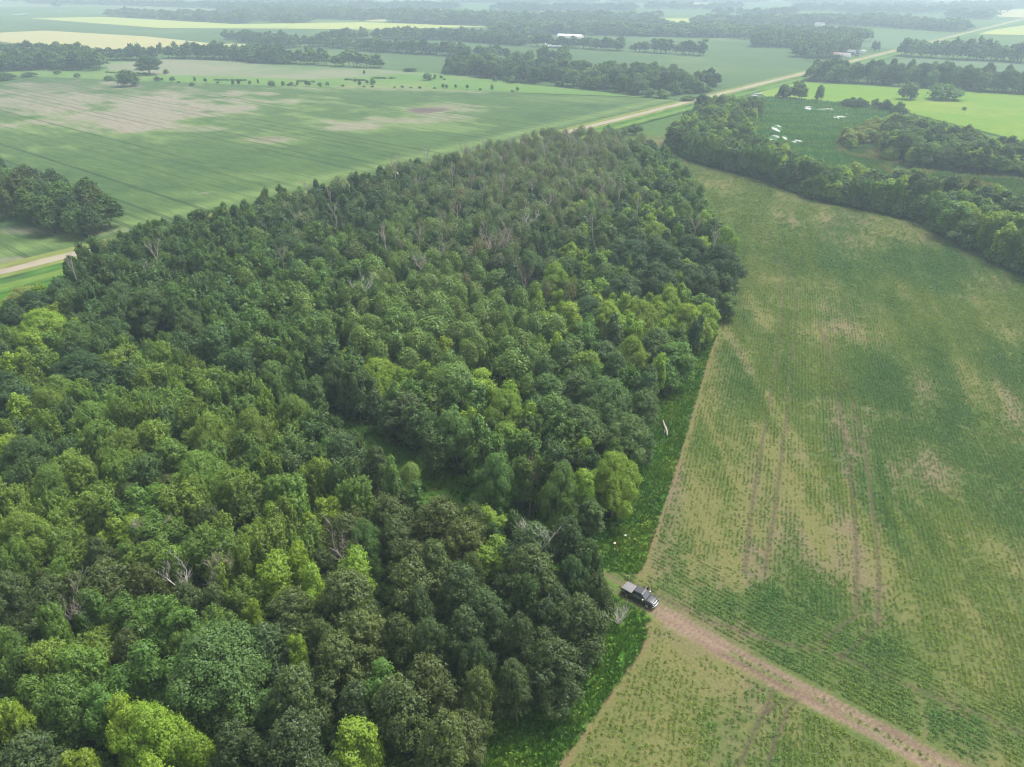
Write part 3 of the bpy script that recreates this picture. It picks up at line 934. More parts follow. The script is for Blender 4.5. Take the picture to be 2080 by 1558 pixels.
def scatter(name, protos, P, idx, rot, scl, tint, label=None, cat=None, kind='stuff'):
    n = len(P)
    me = bpy.data.meshes.new(name)
    me.vertices.add(n)
    me.vertices.foreach_set('co', np.asarray(P, np.float32).ravel())
    a = me.attributes.new('idx', 'INT', 'POINT'); a.data.foreach_set('value', np.asarray(idx, np.int32))
    a = me.attributes.new('rot', 'FLOAT_VECTOR', 'POINT'); a.data.foreach_set('vector', np.asarray(rot, np.float32).ravel())
    a = me.attributes.new('scl', 'FLOAT_VECTOR', 'POINT'); a.data.foreach_set('vector', np.asarray(scl, np.float32).ravel())
    a = me.attributes.new('tint', 'FLOAT_COLOR', 'POINT')
    a.data.foreach_set('color', np.concatenate([tint, np.ones((n, 1))], 1).astype(np.float32).ravel())
    o = bpy.data.objects.new(name, me)
    COL.objects.link(o)
    g = bpy.data.node_groups.new('scatter_' + name, 'GeometryNodeTree')
    g.interface.new_socket('Geometry', in_out='INPUT', socket_type='NodeSocketGeometry')
    g.interface.new_socket('Geometry', in_out='OUTPUT', socket_type='NodeSocketGeometry')
    i_, o_ = g.nodes.new('NodeGroupInput'), g.nodes.new('NodeGroupOutput')
    gi, iop = g.nodes.new('GeometryNodeGeometryToInstance'), g.nodes.new('GeometryNodeInstanceOnPoints')
    for p in protos[::-1]:
        oi = g.nodes.new('GeometryNodeObjectInfo')
        oi.inputs['Object'].default_value = proto_obj(p)
        g.links.new(oi.outputs['Geometry'], gi.inputs[0])
    g.links.new(i_.outputs[0], iop.inputs['Points'])
    g.links.new(gi.outputs[0], iop.inputs['Instance'])
    iop.inputs['Pick Instance'].default_value = True
    for nm, dt, sock in (('idx', 'INT', 'Instance Index'), ('rot', 'FLOAT_VECTOR', 'Rotation'), ('scl', 'FLOAT_VECTOR', 'Scale')):
        na = g.nodes.new('GeometryNodeInputNamedAttribute')
        na.data_type = dt
        na.inputs[0].default_value = nm
        g.links.new(na.outputs[0], iop.inputs[sock])
    g.links.new(iop.outputs[0], o_.inputs[0])
    o.modifiers.new('scatter', 'NODES').node_group = g
    return tag(o, label, cat, kind=kind)

# ------------------------------------------------------------------ tree prototypes
NEARK = {'ash': 4, 'tall': 3, 'aspen': 3, 'greyasp': 2, 'oak': 3, 'maple': 4, 'elm': 5, 'bass': 1, 'bush': 3}
PROTO = {k: [make_tree(k, 100 * i + 7 * len(k) + j) for j in range(n)] for i, (k, n) in enumerate(NEARK.items())}
MIDK = {'ash': 2, 'tall': 1, 'aspen': 2, 'greyasp': 2, 'oak': 2, 'maple': 2, 'elm': 1, 'bush': 1}
BARKOF = {'aspen': PALEBARK, 'greyasp': PALEBARK}
MID, MIDI = [], {}
for i, (k, n) in enumerate(MIDK.items()):
    for j in range(n):
        cr, tk = make_tree(k, 900 + 31 * i + j, 1)
        MIDI.setdefault(k, []).append(len(MID))
        MID.append(joined(cr, tk, 'mid_tree_%s_%d' % (k, j), BARKOF.get(k, BARK)))
for j in range(3):
    sn = make_dead(60 + j, 14.5, .28, 0, .74, .15)
    sn.materials.append(DEADWOOD)
    MIDI.setdefault('snag', []).append(len(MID))
    MID.append(sn)
STY['snag'] = dict(R=2.0, z1=13.0)
FAR, FARI = [], {}
for i, k in enumerate(('oak', 'maple', 'ash', 'tall', 'bush', 'elm')):
    cr, tk = make_tree(k, 1700 + 31 * i, 2)
    FARI.setdefault(k, []).append(len(FAR))
    FAR.append(joined(cr, tk, 'far_tree_%s' % k, BARK))

GAIN = 1.6
TINT = {  # linear leaf colours
    'ash': (0.097, 0.157, 0.032), 'ashd': (0.058, 0.105, 0.038), 'tall': (0.072, 0.130, 0.036), 'talld': (0.048, 0.088, 0.034),
    'aspen': (0.086, 0.142, 0.040), 'greyasp': (0.082, 0.118, 0.056), 'oak': (0.038, 0.072, 0.029), 'oakm': (0.055, 0.100, 0.032),
    'maple': (0.128, 0.200, 0.026), 'mapled': (0.070, 0.130, 0.028), 'elm': (0.062, 0.088, 0.032), 'elmg': (0.050, 0.080, 0.034),
    'bass': (0.056, 0.104, 0.034), 'lime': (0.150, 0.225, 0.028), 'bush': (0.055, 0.105, 0.030), 'brown': (0.085, 0.096, 0.055), 'yellow': (0.135, 0.165, 0.045), 'snag': (.1, .1, .1)}
TINT = {k: (v[0] * GAIN, v[1] * GAIN, v[2] * GAIN * .82) for k, v in TINT.items()}
MESHOF = {'ashd': 'ash', 'talld': 'tall', 'oakm': 'oak', 'mapled': 'maple', 'elmg': 'elm', 'lime': 'maple', 'brown': 'greyasp', 'yellow': 'maple'}
WORDS = {
    'ash': 'feathery yellow-green tree', 'ashd': 'feathery dark green tree', 'tall': 'slender mid-green tree', 'talld': 'slender dark green tree',
    'aspen': 'round-topped green tree on a pale trunk', 'greyasp': 'thin grey-green tree on a pale trunk', 'oak': 'broad dark green tree', 'oakm': 'broad mid-green tree',
    'maple': 'bright green bushy tree', 'mapled': 'deep green bushy tree', 'elm': 'dull olive spreading tree', 'elmg': 'grey-olive spreading tree', 'bass': 'huge dome-shaped green tree',
    'lime': 'vivid yellow-green tree', 'brown': 'half-bare brownish tree', 'yellow': 'yellowish tree', 'bush': 'low green bush'}

# zones of the wood: (px, py, reach, {type: weight})
ZONES = [
    (90, 700, 90, {'maple': 1, 'mapled': .6, 'ash': .4}), (150, 750, 60, {'oak': 1, 'oakm': .3}), (20, 820, 60, {'oak': 1}), (340, 730, 90, {'ash': 1, 'ashd': .3}),
    (150, 850, 110, {'ash': 1, 'ashd': .6}), (300, 870, 110, {'ash': 1}), (450, 830, 100, {'ash': 1.2, 'tall': .4}), (60, 930, 70, {'ashd': .8, 'maple': .5}), (430, 950, 90, {'ash': 1, 'tall': .5}),
    (560, 820, 80, {'ash': .6, 'tall': 1}), (100, 1040, 110, {'ash': 1, 'elm': .3}), (300, 1080, 130, {'ash': 1, 'mapled': .6, 'elm': .3}), (100, 1180, 110, {'elm': .8, 'ash': .5}), (560, 1080, 90, {'ash': .8, 'maple': .6}),
    (560, 1150, 60, {'maple': 1.2}), (660, 1130, 60, {'maple': .8, 'lime': .4}), (300, 1230, 120, {'mapled': .8, 'elm': .6, 'ash': .4}), (60, 1330, 80, {'mapled': 1, 'maple': .5}), (150, 1400, 110, {'mapled': .8, 'ash': .4, 'elm': .4}),
    (700, 1200, 110, {'elm': 1.2}), (880, 1080, 100, {'elm': 1.3}), (700, 1330, 120, {'elm': 1.3, 'elmg': .5}), (870, 1330, 120, {'elm': 1.2, 'elmg': .8}), (640, 1500, 120, {'elm': 1, 'elmg': .8}), (850, 1480, 110, {'elm': 1.2}),
    (1080, 1180, 100, {'elmg': 1, 'talld': .5}), (1000, 1230, 110, {'elmg': 1.2, 'elm': .4}), (1150, 1270, 90, {'elmg': 1, 'ashd': .3}), (1100, 1370, 90, {'elmg': 1}), (300, 1520, 110, {'maple': 1}), (50, 1530, 80, {'elm': .6, 'maple': .5}),
    (480, 1540, 80, {'elmg': .7, 'mapled': .6}), (950, 1050, 60, {'elm': .8, 'ash': .4}),
    (300, 600, 110, {'ashd': 1.4, 'talld': .4}), (450, 640, 100, {'ashd': 1.2, 'tall': .6}), (200, 560, 60, {'talld': 1, 'ashd': .5}), (60, 600, 70, {'oak': 1, 'maple': .3}), (180, 650, 40, {'ashd': 1}), (530, 700, 80, {'tall': 1, 'aspen': .4}),
    (250, 500, 90, {'tall': .8, 'talld': .6, 'greyasp': .2}), (400, 480, 90, {'talld': 1, 'oak': .4, 'ashd': .3}), (580, 500, 80, {'oak': 1, 'tall': .4}), (470, 540, 80, {'tall': 1, 'oakm': .4}), (620, 590, 90, {'aspen': 1, 'tall': .6}),
    (700, 420, 100, {'oak': .8, 'greyasp': .5, 'talld': .6}), (760, 500, 90, {'talld': 1, 'ashd': .5, 'aspen': .3}), (850, 560, 90, {'aspen': 1.3}), (960, 600, 80, {'aspen': 1.2, 'mapled': .2}), (760, 640, 90, {'aspen': 1, 'mapled': .2}),
    (900, 400, 110, {'greyasp': .9, 'talld': .7, 'oak': .3}), (1050, 400, 110, {'greyasp': 1.5, 'brown': .25}), (1000, 330, 90, {'greyasp': 1, 'brown': .3, 'oak': .3}), (1150, 330, 90, {'greyasp': 1.2, 'brown': .35}), (1200, 420, 80, {'greyasp': 1, 'maple': .5}),
    (1100, 480, 80, {'talld': 1, 'oak': .5}), (950, 490, 80, {'talld': 1, 'greyasp': .4, 'brown': .3}), (1080, 560, 50, {'oak': 1.2}), (1150, 540, 60, {'oakm': .6, 'maple': 1}), (1250, 470, 70, {'oakm': .6, 'mapled': .6, 'oak': .6}),
    (1330, 370, 60, {'mapled': 1, 'oakm': .4}), (1320, 430, 60, {'maple': 1, 'mapled': .4}), (1400, 420, 50, {'mapled': 1}), (1380, 470, 60, {'oak': 1, 'maple': .4}), (1460, 510, 70, {'oak': 1.5}), (1350, 540, 70, {'oak': 1.4}), (1280, 540, 60, {'oak': 1, 'mapled': .3}),
    (1400, 600, 50, {'oak': 1.2, 'maple': .3}), (1480, 610, 40, {'mapled': 1.2}), (1240, 590, 60, {'maple': .9, 'oak': .4}), (1300, 650, 70, {'maple': 1.6}), (1400, 640, 60, {'maple': 1.7}), (1370, 700, 60, {'oakm': .7, 'mapled': .5}),
    (1180, 660, 80, {'maple': .7, 'oakm': .5, 'brown': .15}), (1050, 660, 80, {'aspen': 1, 'maple': .3}), (900, 690, 90, {'aspen': 1.4}), (1050, 740, 80, {'aspen': .8, 'mapled': .5}), (1200, 740, 80, {'mapled': .8, 'oakm': .5, 'talld': .3}),
    (1330, 770, 60, {'talld': 1, 'oakm': .4}), (1390, 720, 40, {'talld': 1}), (700, 780, 80, {'tall': .8, 'talld': .6}), (740, 740, 60, {'lime': .3, 'ash': .4}), (820, 760, 70, {'maple': .5, 'tall': .6}), (660, 840, 60, {'talld': 1, 'ashd': .3}),
    (820, 830, 60, {'elmg': .8, 'talld': .6}), (930, 880, 70, {'tall': 1, 'ashd': .4}), (1020, 830, 50, {'maple': 1.6}), (1100, 800, 60, {'oakm': 1.2}), (1220, 830, 80, {'oakm': 1.5}), (1180, 780, 50, {'maple': .8, 'mapled': .5}),
    (1280, 860, 60, {'oakm': 1.3}), (980, 940, 70, {'tall': 1}), (1130, 950, 60, {'tall': .9, 'talld': .5}), (1070, 930, 40, {'maple': .7, 'oakm': .4}), (1250, 960, 60, {'maple': 1.8}), (1180, 900, 50, {'maple': .7, 'oakm': .6}),
    (1150, 1030, 60, {'talld': 1}), (1330, 880, 40, {'talld': .8, 'mapled': .4}), (870, 930, 50, {'tall': .8, 'talld': .6}), (690, 920, 70, {'elmg': .6, 'ashd': .8}), (600, 870, 60, {'tall': .8, 'ash': .4}),
]
# crowns placed one by one: (px, py of the crown's middle, width in px, type, height in m)
HAND = [
    (430, 1350, 250, 'bass', 16), (985, 1050, 92, 'lime', 11), (1250, 965, 120, 'maple', 13.5), (1022, 828, 95, 'maple', 13), (300, 1500, 170, 'maple', 13), (245, 910, 95, 'ash', 14), (55, 920, 110, 'ashd', 14),
    (440, 780, 66, 'ash', 13), (90, 660, 110, 'maple', 13), (150, 685, 90, 'mapled', 13), (60, 700, 70, 'maple', 12), (240, 660, 80, 'ashd', 13), (160, 745, 110, 'oak', 13), (20, 810, 90, 'oak', 13), (340, 720, 60, 'ash', 13), (300, 715, 50, 'ash', 12),
    (110, 820, 100, 'ash', 14), (180, 850, 110, 'ash', 14), (420, 880, 90, 'ash', 15), (520, 870, 100, 'ash', 15), (400, 960, 110, 'ash', 15), (470, 1000, 100, 'ash', 15), (600, 830, 90, 'ash', 14), (590, 895, 60, 'tall', 12),
    (95, 980, 100, 'ash', 14), (170, 960, 70, 'ash', 14), (200, 1030, 80, 'ash', 13), (60, 1080, 110, 'ash', 14), (120, 1110, 80, 'ash', 13), (290, 960, 70, 'ashd', 12), (250, 1080, 80, 'maple', 12), (330, 1090, 110, 'mapled', 13),
    (430, 1110, 90, 'ash', 13), (540, 1100, 80, 'ash', 14), (560, 1165, 90, 'maple', 13), (640, 1180, 80, 'maple', 13), (600, 1000, 90, 'ash', 14), (640, 960, 70, 'ash', 13), (730, 1000, 70, 'ash', 13), (700, 925, 90, 'elmg', 14),
    (740, 1100, 90, 'tall', 13), (800, 1040, 100, 'elm', 13), (880, 1060, 110, 'elm', 14), (930, 1100, 100, 'elm', 14), (700, 1200, 130, 'elm', 14), (750, 1290, 110, 'elm', 13), (830, 1180, 110, 'elm', 14), (890, 1140, 90, 'elm', 14),
    (940, 1200, 100, 'elmg', 14), (1010, 1130, 90, 'maple', 11), (1070, 1110, 110, 'elmg', 14), (1140, 1100, 90, 'elmg', 14), (1090, 1160, 110, 'elmg', 14), (1170, 1170, 90, 'talld', 12), (1000, 1240, 110, 'elmg', 14), (940, 1280, 90, 'elmg', 13),
    (1170, 1260, 110, 'elmg', 13), (1130, 1350, 110, 'elmg', 12), (1050, 1380, 90, 'elmg', 12), (1040, 1290, 90, 'elmg', 13), (880, 1390, 110, 'elm', 14), (960, 1390, 80, 'elm', 13), (830, 1430, 120, 'elm', 14), (890, 1500, 130, 'elm', 14),
    (620, 1400, 120, 'elm', 13), (690, 1340, 110, 'elm', 13), (560, 1430, 110, 'bass', 9), (600, 1320, 60, 'lime', 10), (780, 1370, 90, 'mapled', 12), (720, 1500, 110, 'maple', 11), (580, 1510, 140, 'elmg', 13), (480, 1500, 90, 'elmg', 12),
    (100, 1230, 110, 'elm', 14), (150, 1200, 90, 'elm', 13), (30, 1200, 90, 'elm', 13), (220, 1180, 110, 'elm', 13), (300, 1190, 80, 'elm', 12), (190, 1240, 80, 'mapled', 12), (280, 1250, 100, 'mapled', 13), (340, 1260, 90, 'mapled', 13), (90, 1340, 80, 'ash', 12),
    (150, 1360, 90, 'ash', 12), (30, 1340, 80, 'mapled', 12), (110, 1430, 120, 'mapled', 13), (210, 1420, 90, 'mapled', 12), (30, 1470, 80, 'maple', 12), (50, 1540, 110, 'elmg', 12), (350, 1150, 70, 'ash', 12), (270, 1130, 60, 'mapled', 11),
    (1465, 520, 100, 'oak', 14), (1400, 500, 80, 'oak', 13), (1340, 560, 110, 'oak', 14), (1270, 580, 90, 'oak', 13), (1290, 510, 90, 'oak', 13), (1400, 560, 90, 'oak', 13), (1478, 612, 46, 'mapled', 8), (1420, 500, 46, 'lime', 12), (1470, 485, 60, 'maple', 14),
    (1300, 640, 80, 'maple', 13), (1360, 610, 70, 'maple', 13), (1400, 650, 90, 'maple', 13), (1330, 690, 80, 'oakm', 12), (1380, 690, 60, 'mapled', 12), (1240, 640, 70, 'maple', 12), (1430, 640, 70, 'maple', 11), (1380, 575, 40, 'maple', 12),
    (1230, 800, 120, 'oakm', 13), (1180, 860, 90, 'oakm', 13), (1270, 880, 90, 'oakm', 13), (1110, 790, 90, 'oakm', 12), (1200, 740, 70, 'maple', 12), (1250, 740, 60, 'oakm', 12), (1300, 900, 60, 'talld', 10), (1130, 980, 90, 'tall', 14), (1050, 960, 50, 'tall', 13),
    (1000, 960, 80, 'tall', 14), (930, 870, 110, 'tall', 14), (870, 900, 60, 'talld', 12), (835, 925, 66, 'aspen', 9), (1180, 915, 50, 'maple', 12), (1075, 900, 50, 'maple', 12), (820, 830, 90, 'elmg', 12), (770, 760, 90, 'lime', 12), (865, 760, 60, 'maple', 12),
    (680, 760, 80, 'talld', 13), (640, 790, 60, 'ashd', 12), (560, 760, 80, 'tall', 13), (480, 740, 70, 'ashd', 14), (430, 690, 70, 'ashd', 14), (380, 660, 80, 'ashd', 14), (300, 610, 90, 'ashd', 14), (230, 600, 80, 'ashd', 14), (150, 610, 60, 'ashd', 13),
    (120, 590, 70, 'talld', 12), (70, 610, 80, 'oak', 11), (20, 640, 70, 'oak', 11), (580, 500, 110, 'oak', 13), (640, 520, 80, 'oak', 13), (1080, 530, 70, 'oakm', 12), (1130, 560, 66, 'maple', 12), (820, 640, 70, 'mapled', 13), (1330, 470, 70, 'maple', 12),
    (1260, 455, 60, 'oakm', 12), (1400, 380, 66, 'mapled', 12), (1390, 430, 60, 'mapled', 12), (1320, 292, 34, 'oak', 8), (740, 590, 70, 'oakm', 13), (1200, 1040, 60, 'talld', 8), (1190, 1120, 60, 'talld', 10), (1215, 1200, 60, 'elmg', 8),
    (240, 505, 60, 'mapled', 9), (330, 480, 60, 'tall', 12), (45, 600, 90, 'yellow', 8), (640, 660, 80, 'oakm', 13), (1220, 560, 60, 'oakm', 13), (1440, 580, 60, 'oak', 13)]

SEATS = []                     # every tree: x, y, height, radius, type
def add_seat(x, y, h, R, ty):
    SEATS.append([x, y, h, R, ty])
for px, py, wpx, ty, h in HAND:
    s = STY[MESHOF.get(ty, ty)]
    zc = h * (0.5 * (s['z0'] + s['z1']) / s['z1'] + 0.12)
    x, y = G(px, py, zc)
    d = PX(x, y, zc)[2]
    add_seat(x, y, h, 0.5 * wpx * d / FPX, ty)
n_hand = len(SEATS)
def zone_type(x, y, r):
    px, py, _ = PX(x, y, 9.0)
    wts = {}
    for zx, zy, rr, tys in ZONES:
        g_ = math.exp(-((px - zx) ** 2 + (py - zy) ** 2) / (2 * (rr * 0.6) ** 2))
        for k, v in tys.items():
            wts[k] = wts.get(k, 0) + v * g_
    tot = sum(wts.values())
    if tot < 1e-4:
        return r.choice(['ash', 'elm', 'tall', 'mapled'])
    q = r.uniform(0, tot)
    for k, v in wts.items():
        q -= v
        if q <= 0:
            return k
    return k
rr_ = random.Random(21)
cell = {}
def near_ok(x, y, R):
    for i in range(-3, 4):
        for j in range(-3, 4):
            for (a, b, R2) in cell.get((int(x // 4) + i, int(y // 4) + j), ()):
                if (a - x) ** 2 + (b - y) ** 2 < (0.74 * (R + R2)) ** 2:
                    return False
    return True
def put(x, y, R):
    cell.setdefault((int(x // 4), int(y // 4)), []).append((x, y, R))
for x, y, h, R, ty in SEATS:
    put(x, y, R * 0.92)
TRL = TRACK[:9]
GL = np.array([(775, 925), (810, 958), (850, 985), (900, 1008), (945, 1025)], float)
GL2 = np.array([(270, 690), (325, 703)], float)
def in_glade(x, y, h, R):
    for line, pad, zz in ((GL, 5, .6), (GL, 3, .25), (GL2, 3, .6)):
        px, py, d = PX(x, y, h * zz)
        if dist_line(np.array([px]), np.array([py]), line)[0] < pad + 0.85 * R * FPX / d * (1 if zz > .5 else .5) and PX(x, y)[1] > 900 - 300 * (line is GL2):
            return True
    return False
for q in SEATS:
    k = 0
    while in_glade(*q[:4]) and k < 12:      # slide a hand-placed tree clear of the glade
        q[3] *= .96
        q[1] -= .35
        k += 1
cands = []
for poly in (WOOD_M, WOOD_L):
    x0, y0 = poly.min(0)
    x1, y1 = poly.max(0)
    for _ in range(26000 if poly is WOOD_M else 16000):
        x, y = rr_.uniform(x0, x1), rr_.uniform(y0, y1)
        cands.append((x, y))
C_ = np.array(cands)
ok = (inside(C_[:, 0], C_[:, 1], WOOD_M) | inside(C_[:, 0], C_[:, 1], WOOD_L)) & (dist_line(C_[:, 0], C_[:, 1], TRL) > 4.2) & (C_[:, 1] > 22)
GLADE = GP([(1010, 600), (1060, 610), (1110, 640), (1000, 640)])
for x, y in C_[ok]:
    ty = zone_type(x, y, rr_)
    R = STY[MESHOF.get(ty, ty)]['R'] * rr_.choice((rr_.uniform(0.55, 0.85), rr_.uniform(0.85, 1.3)))
    if PX(x, y)[1] < 640:
        R *= 0.94
    if near_ok(x, y, R) and dist_line(np.array([x]), np.array([y]), GLADE)[0] > 5:
        h = STY[MESHOF.get(ty, ty)]['z1'] * rr_.uniform(0.72, 1.08) * (0.9 + 0.1 * R / STY[MESHOF.get(ty, ty)]['R'])
        if in_glade(x, y, h, R):
            continue
        add_seat(x, y, h, R, ty)
        put(x, y, R)
# push trees out of the cart track
def in_view(x, y, h, R, m=0):
    px, py, d = PX(x, y, h * 0.75)
    r = R * FPX / d
    return -r + m < px < 2080 + r - m and -r + m < py < 1558 + r * 1.2 - m

vis = [s for s in SEATS if in_view(*s[:4])]
vis.sort(key=lambda s: -(s[3] / PX(s[0], s[1], s[2] * .7)[2]) * (1.6 if s in SEATS[:n_hand] else 1))
single = vis[:285]
sset = {id(s) for s in single}
rest = [s for s in SEATS if id(s) not in sset]
print('TREES', len(SEATS), 'single', len(single), 'rest', len(rest))

def tint_of(ty, r, amt=0.16):
    t = np.array(TINT[ty])
    k = 1 + r.uniform(-amt, amt)
    hue = r.uniform(-0.08, 0.10)
    return [float(t[0] * k * (1 + hue)), float(t[1] * k), float(t[2] * k * (1 - hue))]

# labels: what it looks like + which landmark it is close to (made unique by its rank)
LM = [(name, np.array(G(px, py))) for name, px, py in (
    ('the dark pickup', 1297, 1215), ('the mouth of the cart track', 1215, 1180), ('the upper grass wedge', 1300, 1010), ('the fallen white log', 1350, 885),
    ('the huge dome-shaped tree', 430, 1420), ('the bleached dead tree', 405, 1240), ('the grassy glade', 880, 1010), ('the tall reddish dead tree', 1075, 1040),
    ('the vivid lime tree', 985, 1090), ('the dark bulge of trees', 1460, 620), ('the bare sandy spot', 1015, 610), ('the far left road bend', 60, 590), ('the far left clearing', 60, 640),
    ('the bottom left corner', 60, 1640), ('the bottom edge', 640, 1680), ('the lower left edge', 0, 1000), ('the upper left edge', 0, 780), ('the grey bushy snag', 935, 850), ('the lower grass wedge', 1060, 1460),
    ('the left canopy gap', 300, 700), ("the front wood's middle", 560, 1130), ("the back wood's middle", 800, 700), ('the field edge bend', 1400, 760), ("the wood's far tip", 1330, 340), ('the road side', 500, 520), ('the paired pale trunks', 1010, 560), ('the leaning pale snag', 740, 690))]
ORD = ['nearest', 'second nearest', 'third nearest', 'fourth nearest', 'fifth nearest', 'sixth nearest', 'seventh nearest', 'eighth nearest', 'ninth nearest', 'tenth nearest', 'eleventh nearest', 'twelfth nearest', 'thirteenth nearest', 'fourteenth nearest', 'fifteenth nearest', 'sixteenth nearest', 'seventeenth nearest', 'eighteenth nearest']
def label_all(items, lms, pre=''):
    """items: list of (x, y, words) -> labels"""
    out = [None] * len(items)
    left = set(range(len(items)))
    rank = {}
    for wd in sorted({it[2] for it in items}):
        for k in range(len(lms)):
            ids = sorted([j for j in range(len(items)) if items[j][2] == wd], key=lambda j: (lms[k][1][0] - items[j][0]) ** 2 + (lms[k][1][1] - items[j][1]) ** 2)
            for q, j in enumerate(ids):
                rank[(j, k)] = q
    for i, (x, y, wd) in enumerate(items):
        ks = sorted(range(len(lms)), key=lambda q: (lms[q][1][0] - x) ** 2 + (lms[q][1][1] - y) ** 2)
        k = min(ks[:7], key=lambda q: rank[(i, q)] + 0.5 * ks.index(q))
        if rank[(i, k)] >= len(ORD):
            k = min(ks, key=lambda q: rank[(i, q)])
        out[i] = '%s, %s to %s' % (wd, ORD[min(rank[(i, k)], len(ORD) - 1)], lms[k][0])
    return out

r3 = random.Random(99)
labs = label_all([(s[0], s[1], WORDS[s[4]]) for s in single], LM)
GROUP = 'trees of the near wood'
for s, lb in zip(single, labs):
    x, y, h, R, ty = s
    mk = MESHOF.get(ty, ty)
    if R > 1.25 * STY[mk]['R'] and mk != 'bass':
        mk = 'bass'
    st = STY[mk]
    j = r3.randrange(len(PROTO[mk]))
    cr, tk = PROTO[mk][j]
    e = bpy.data.objects.new('deciduous_tree', None)
    COL.objects.link(e)
    e.location = (x, y, 0)
    e.rotation_euler = (r3.uniform(-.09, .09), r3.uniform(-.09, .09), r3.uniform(0, 6.28))
    sc, sz = R / st['R'], h / st['z1']
    e.scale = (sc * r3.uniform(.84, 1.16), sc * r3.uniform(.84, 1.16), sz)
    tag(e, lb, 'tree', GROUP)
    co = link('crown', cr, None, e)
    co['tint'] = tint_of(ty, r3)
    if not tk.materials:
        tk.materials.append(BARKOF.get(mk, BARK))
    link('trunk', tk, None, e)

# the rest of the wood as one mass
def mass(name, seats, protos, idxmap, label, r, cat='wood', tints=None):
    P, I, Rr, Sc, T = [], [], [], [], []
    for x, y, h, R, ty in seats:
        mk = MESHOF.get(ty, ty)
        if mk == 'bass' or mk not in idxmap:
            mk = 'oak'
        P.append((x, y, 0)); I.append(r.choice(idxmap[mk]))
        Rr.append((r.uniform(-.09, .09), r.uniform(-.09, .09), r.uniform(0, 6.28)))
        q = R / STY[mk]['R']
        Sc.append((q * r.uniform(.85, 1.2), q * r.uniform(.85, 1.2), h / STY[mk]['z1']))
        T.append(tint_of(ty, r))
    return scatter(name, protos, P, I, Rr, Sc, np.array(T), label, cat)
for q in rest:
    if PX(q[0], q[1])[1] < 640 and r3.random() < (.08 if q[4] in ('greyasp', 'brown', 'aspen') else .03):
        q[4] = 'snag'
        q[2] *= 1.05
near_rest = [s for s in rest if math.hypot(s[0], s[1]) < 230 and s[1] < 190]
far_rest = [s for s in rest if not (math.hypot(s[0], s[1]) < 230 and s[1] < 190)]
allrest = near_rest + far_rest
mass('woodland', allrest, MID, MIDI, 'dense mixed leafy wood between the gravel road and the crop field', random.Random(4))

# undergrowth below the trees and at their feet
r4 = np.random.default_rng(17)
def pts_in(poly, n, extra=None):
    lo, hi = poly.min(0), poly.max(0)
    p = r4.uniform(lo, hi, (n, 2))
    m = inside(p[:, 0], p[:, 1], poly)
    return p[m]
ug = np.concatenate([pts_in(WOOD_M, 5200), pts_in(WOOD_L, 4200)])
ug = ug[(dist_line(ug[:, 0], ug[:, 1], TRL) > 8.0) & (ug[:, 1] > 40)]
n = len(ug)
base = np.array([TINT['bush'], TINT['talld'], TINT['mapled']])[r4.integers(0, 3, n)]
scatter('undergrowth', [MID[i] for i in MIDI['bush']], np.concatenate([ug, np.zeros((n, 1))], 1), np.zeros(n), np.stack([np.zeros(n), np.zeros(n), r4.uniform(0, 6.28, n)], 1),
        np.stack([r4.uniform(.7, 1.5, n)] * 2 + [r4.uniform(.5, 1.4, n)], 1), base * r4.uniform(.7, 1.2, (n, 1)), 'leafy bushes and saplings growing under the trees of the wood', 'undergrowth')

# ------------------------------------------------------------------ dead trees
DEADT = [  # px, py of the foot, height m, wood, mesh seed, bushy, label
    (403, 1262, 11.5, 0, 1, 0, 'bleached white dead tree standing left of the huge dome-shaped tree'),
    (480, 1250, 12.0, 1, 2, 0, 'thin grey dead tree right of the bleached white one'),
    (185, 1330, 11.5, 1, 3, 0, 'grey dead tree with spreading bare limbs near the left edge'),
    (340, 1180, 13.0, 1, 4, 0, 'pale dead trunk poking up in the middle of the front wood'),
    (713, 1215, 11.5, 1, 5, 0, 'slim grey leafless tree among olive crowns left of the cart track'),
    (1092, 1210, 13.0, 0, 6, 0, 'white broken snag above the trees nearest the pickup'),
    (1075, 1050, 12.5, 2, 7, 0, 'tall reddish-grey leafless tree at the front of the back wood'),
    (938, 868, 9.0, 2, 8, 6, 'grey bushy snag with many bare twigs in the middle of the wood'),
    (1256, 1268, 3.6, 0, 9, 9, 'small leafless grey bush in the grass below the pickup'),
    (905, 585, 15.0, 1, 10, 0, 'white forked dead tree rising over the rounded green crowns'),
    (1000, 575, 16.5, 1, 11, 0, 'left one of the pair of tall pale dead trunks'),
    (1025, 560, 15.5, 1, 12, 0, 'right one of the pair of tall pale dead trunks'),
    (903, 530, 15.0, 2, 13, 0, 'reddish bare-topped tree left of the pair of pale trunks'),
    (1075, 525, 15.0, 0, 14, 0, 'white twin-stemmed dead tree right of the pair of pale trunks'),
    (612, 505, 14.0, 0, 15, 0, 'small white snag near the road side of the wood'),
    (742, 670, 15.0, 0, 16, 0, 'leaning pale snag left of the wood centre'),
    (232, 600, 10.0, 2, 17, 0, 'brown flat-topped leafless tree near the left clearing'),
    (955, 430, 12.0, 2, 18, 5, 'pinkish bare thicket tree in the back of the wood'),
    (1150, 440, 14.0, 1, 19, 0, 'pale dead tree deep in the back wood'),
    (1190, 365, 13.0, 2, 20, 0, 'reddish leafless tree near the far tip of the wood'),
    (1040, 650, 8.0, 2, 21, 5, 'low grey leafless bush tree beside the sandy spot'),
    (1068, 625, 12.0, 2, 22, 0, 'thin brown dead tree right of the sandy spot'),
    (1290, 700, 12.0, 2, 23, 0, 'grey bare-topped tree left of the bright green trees by the field'),
    (850, 430, 13.0, 1, 24, 0, 'pale thin snag among grey-green trees in the back wood'),
    (1240, 430, 14.0, 1, 25, 0, 'pale slender dead tree behind the bright green trees of the back wood'),
]
DM = {}
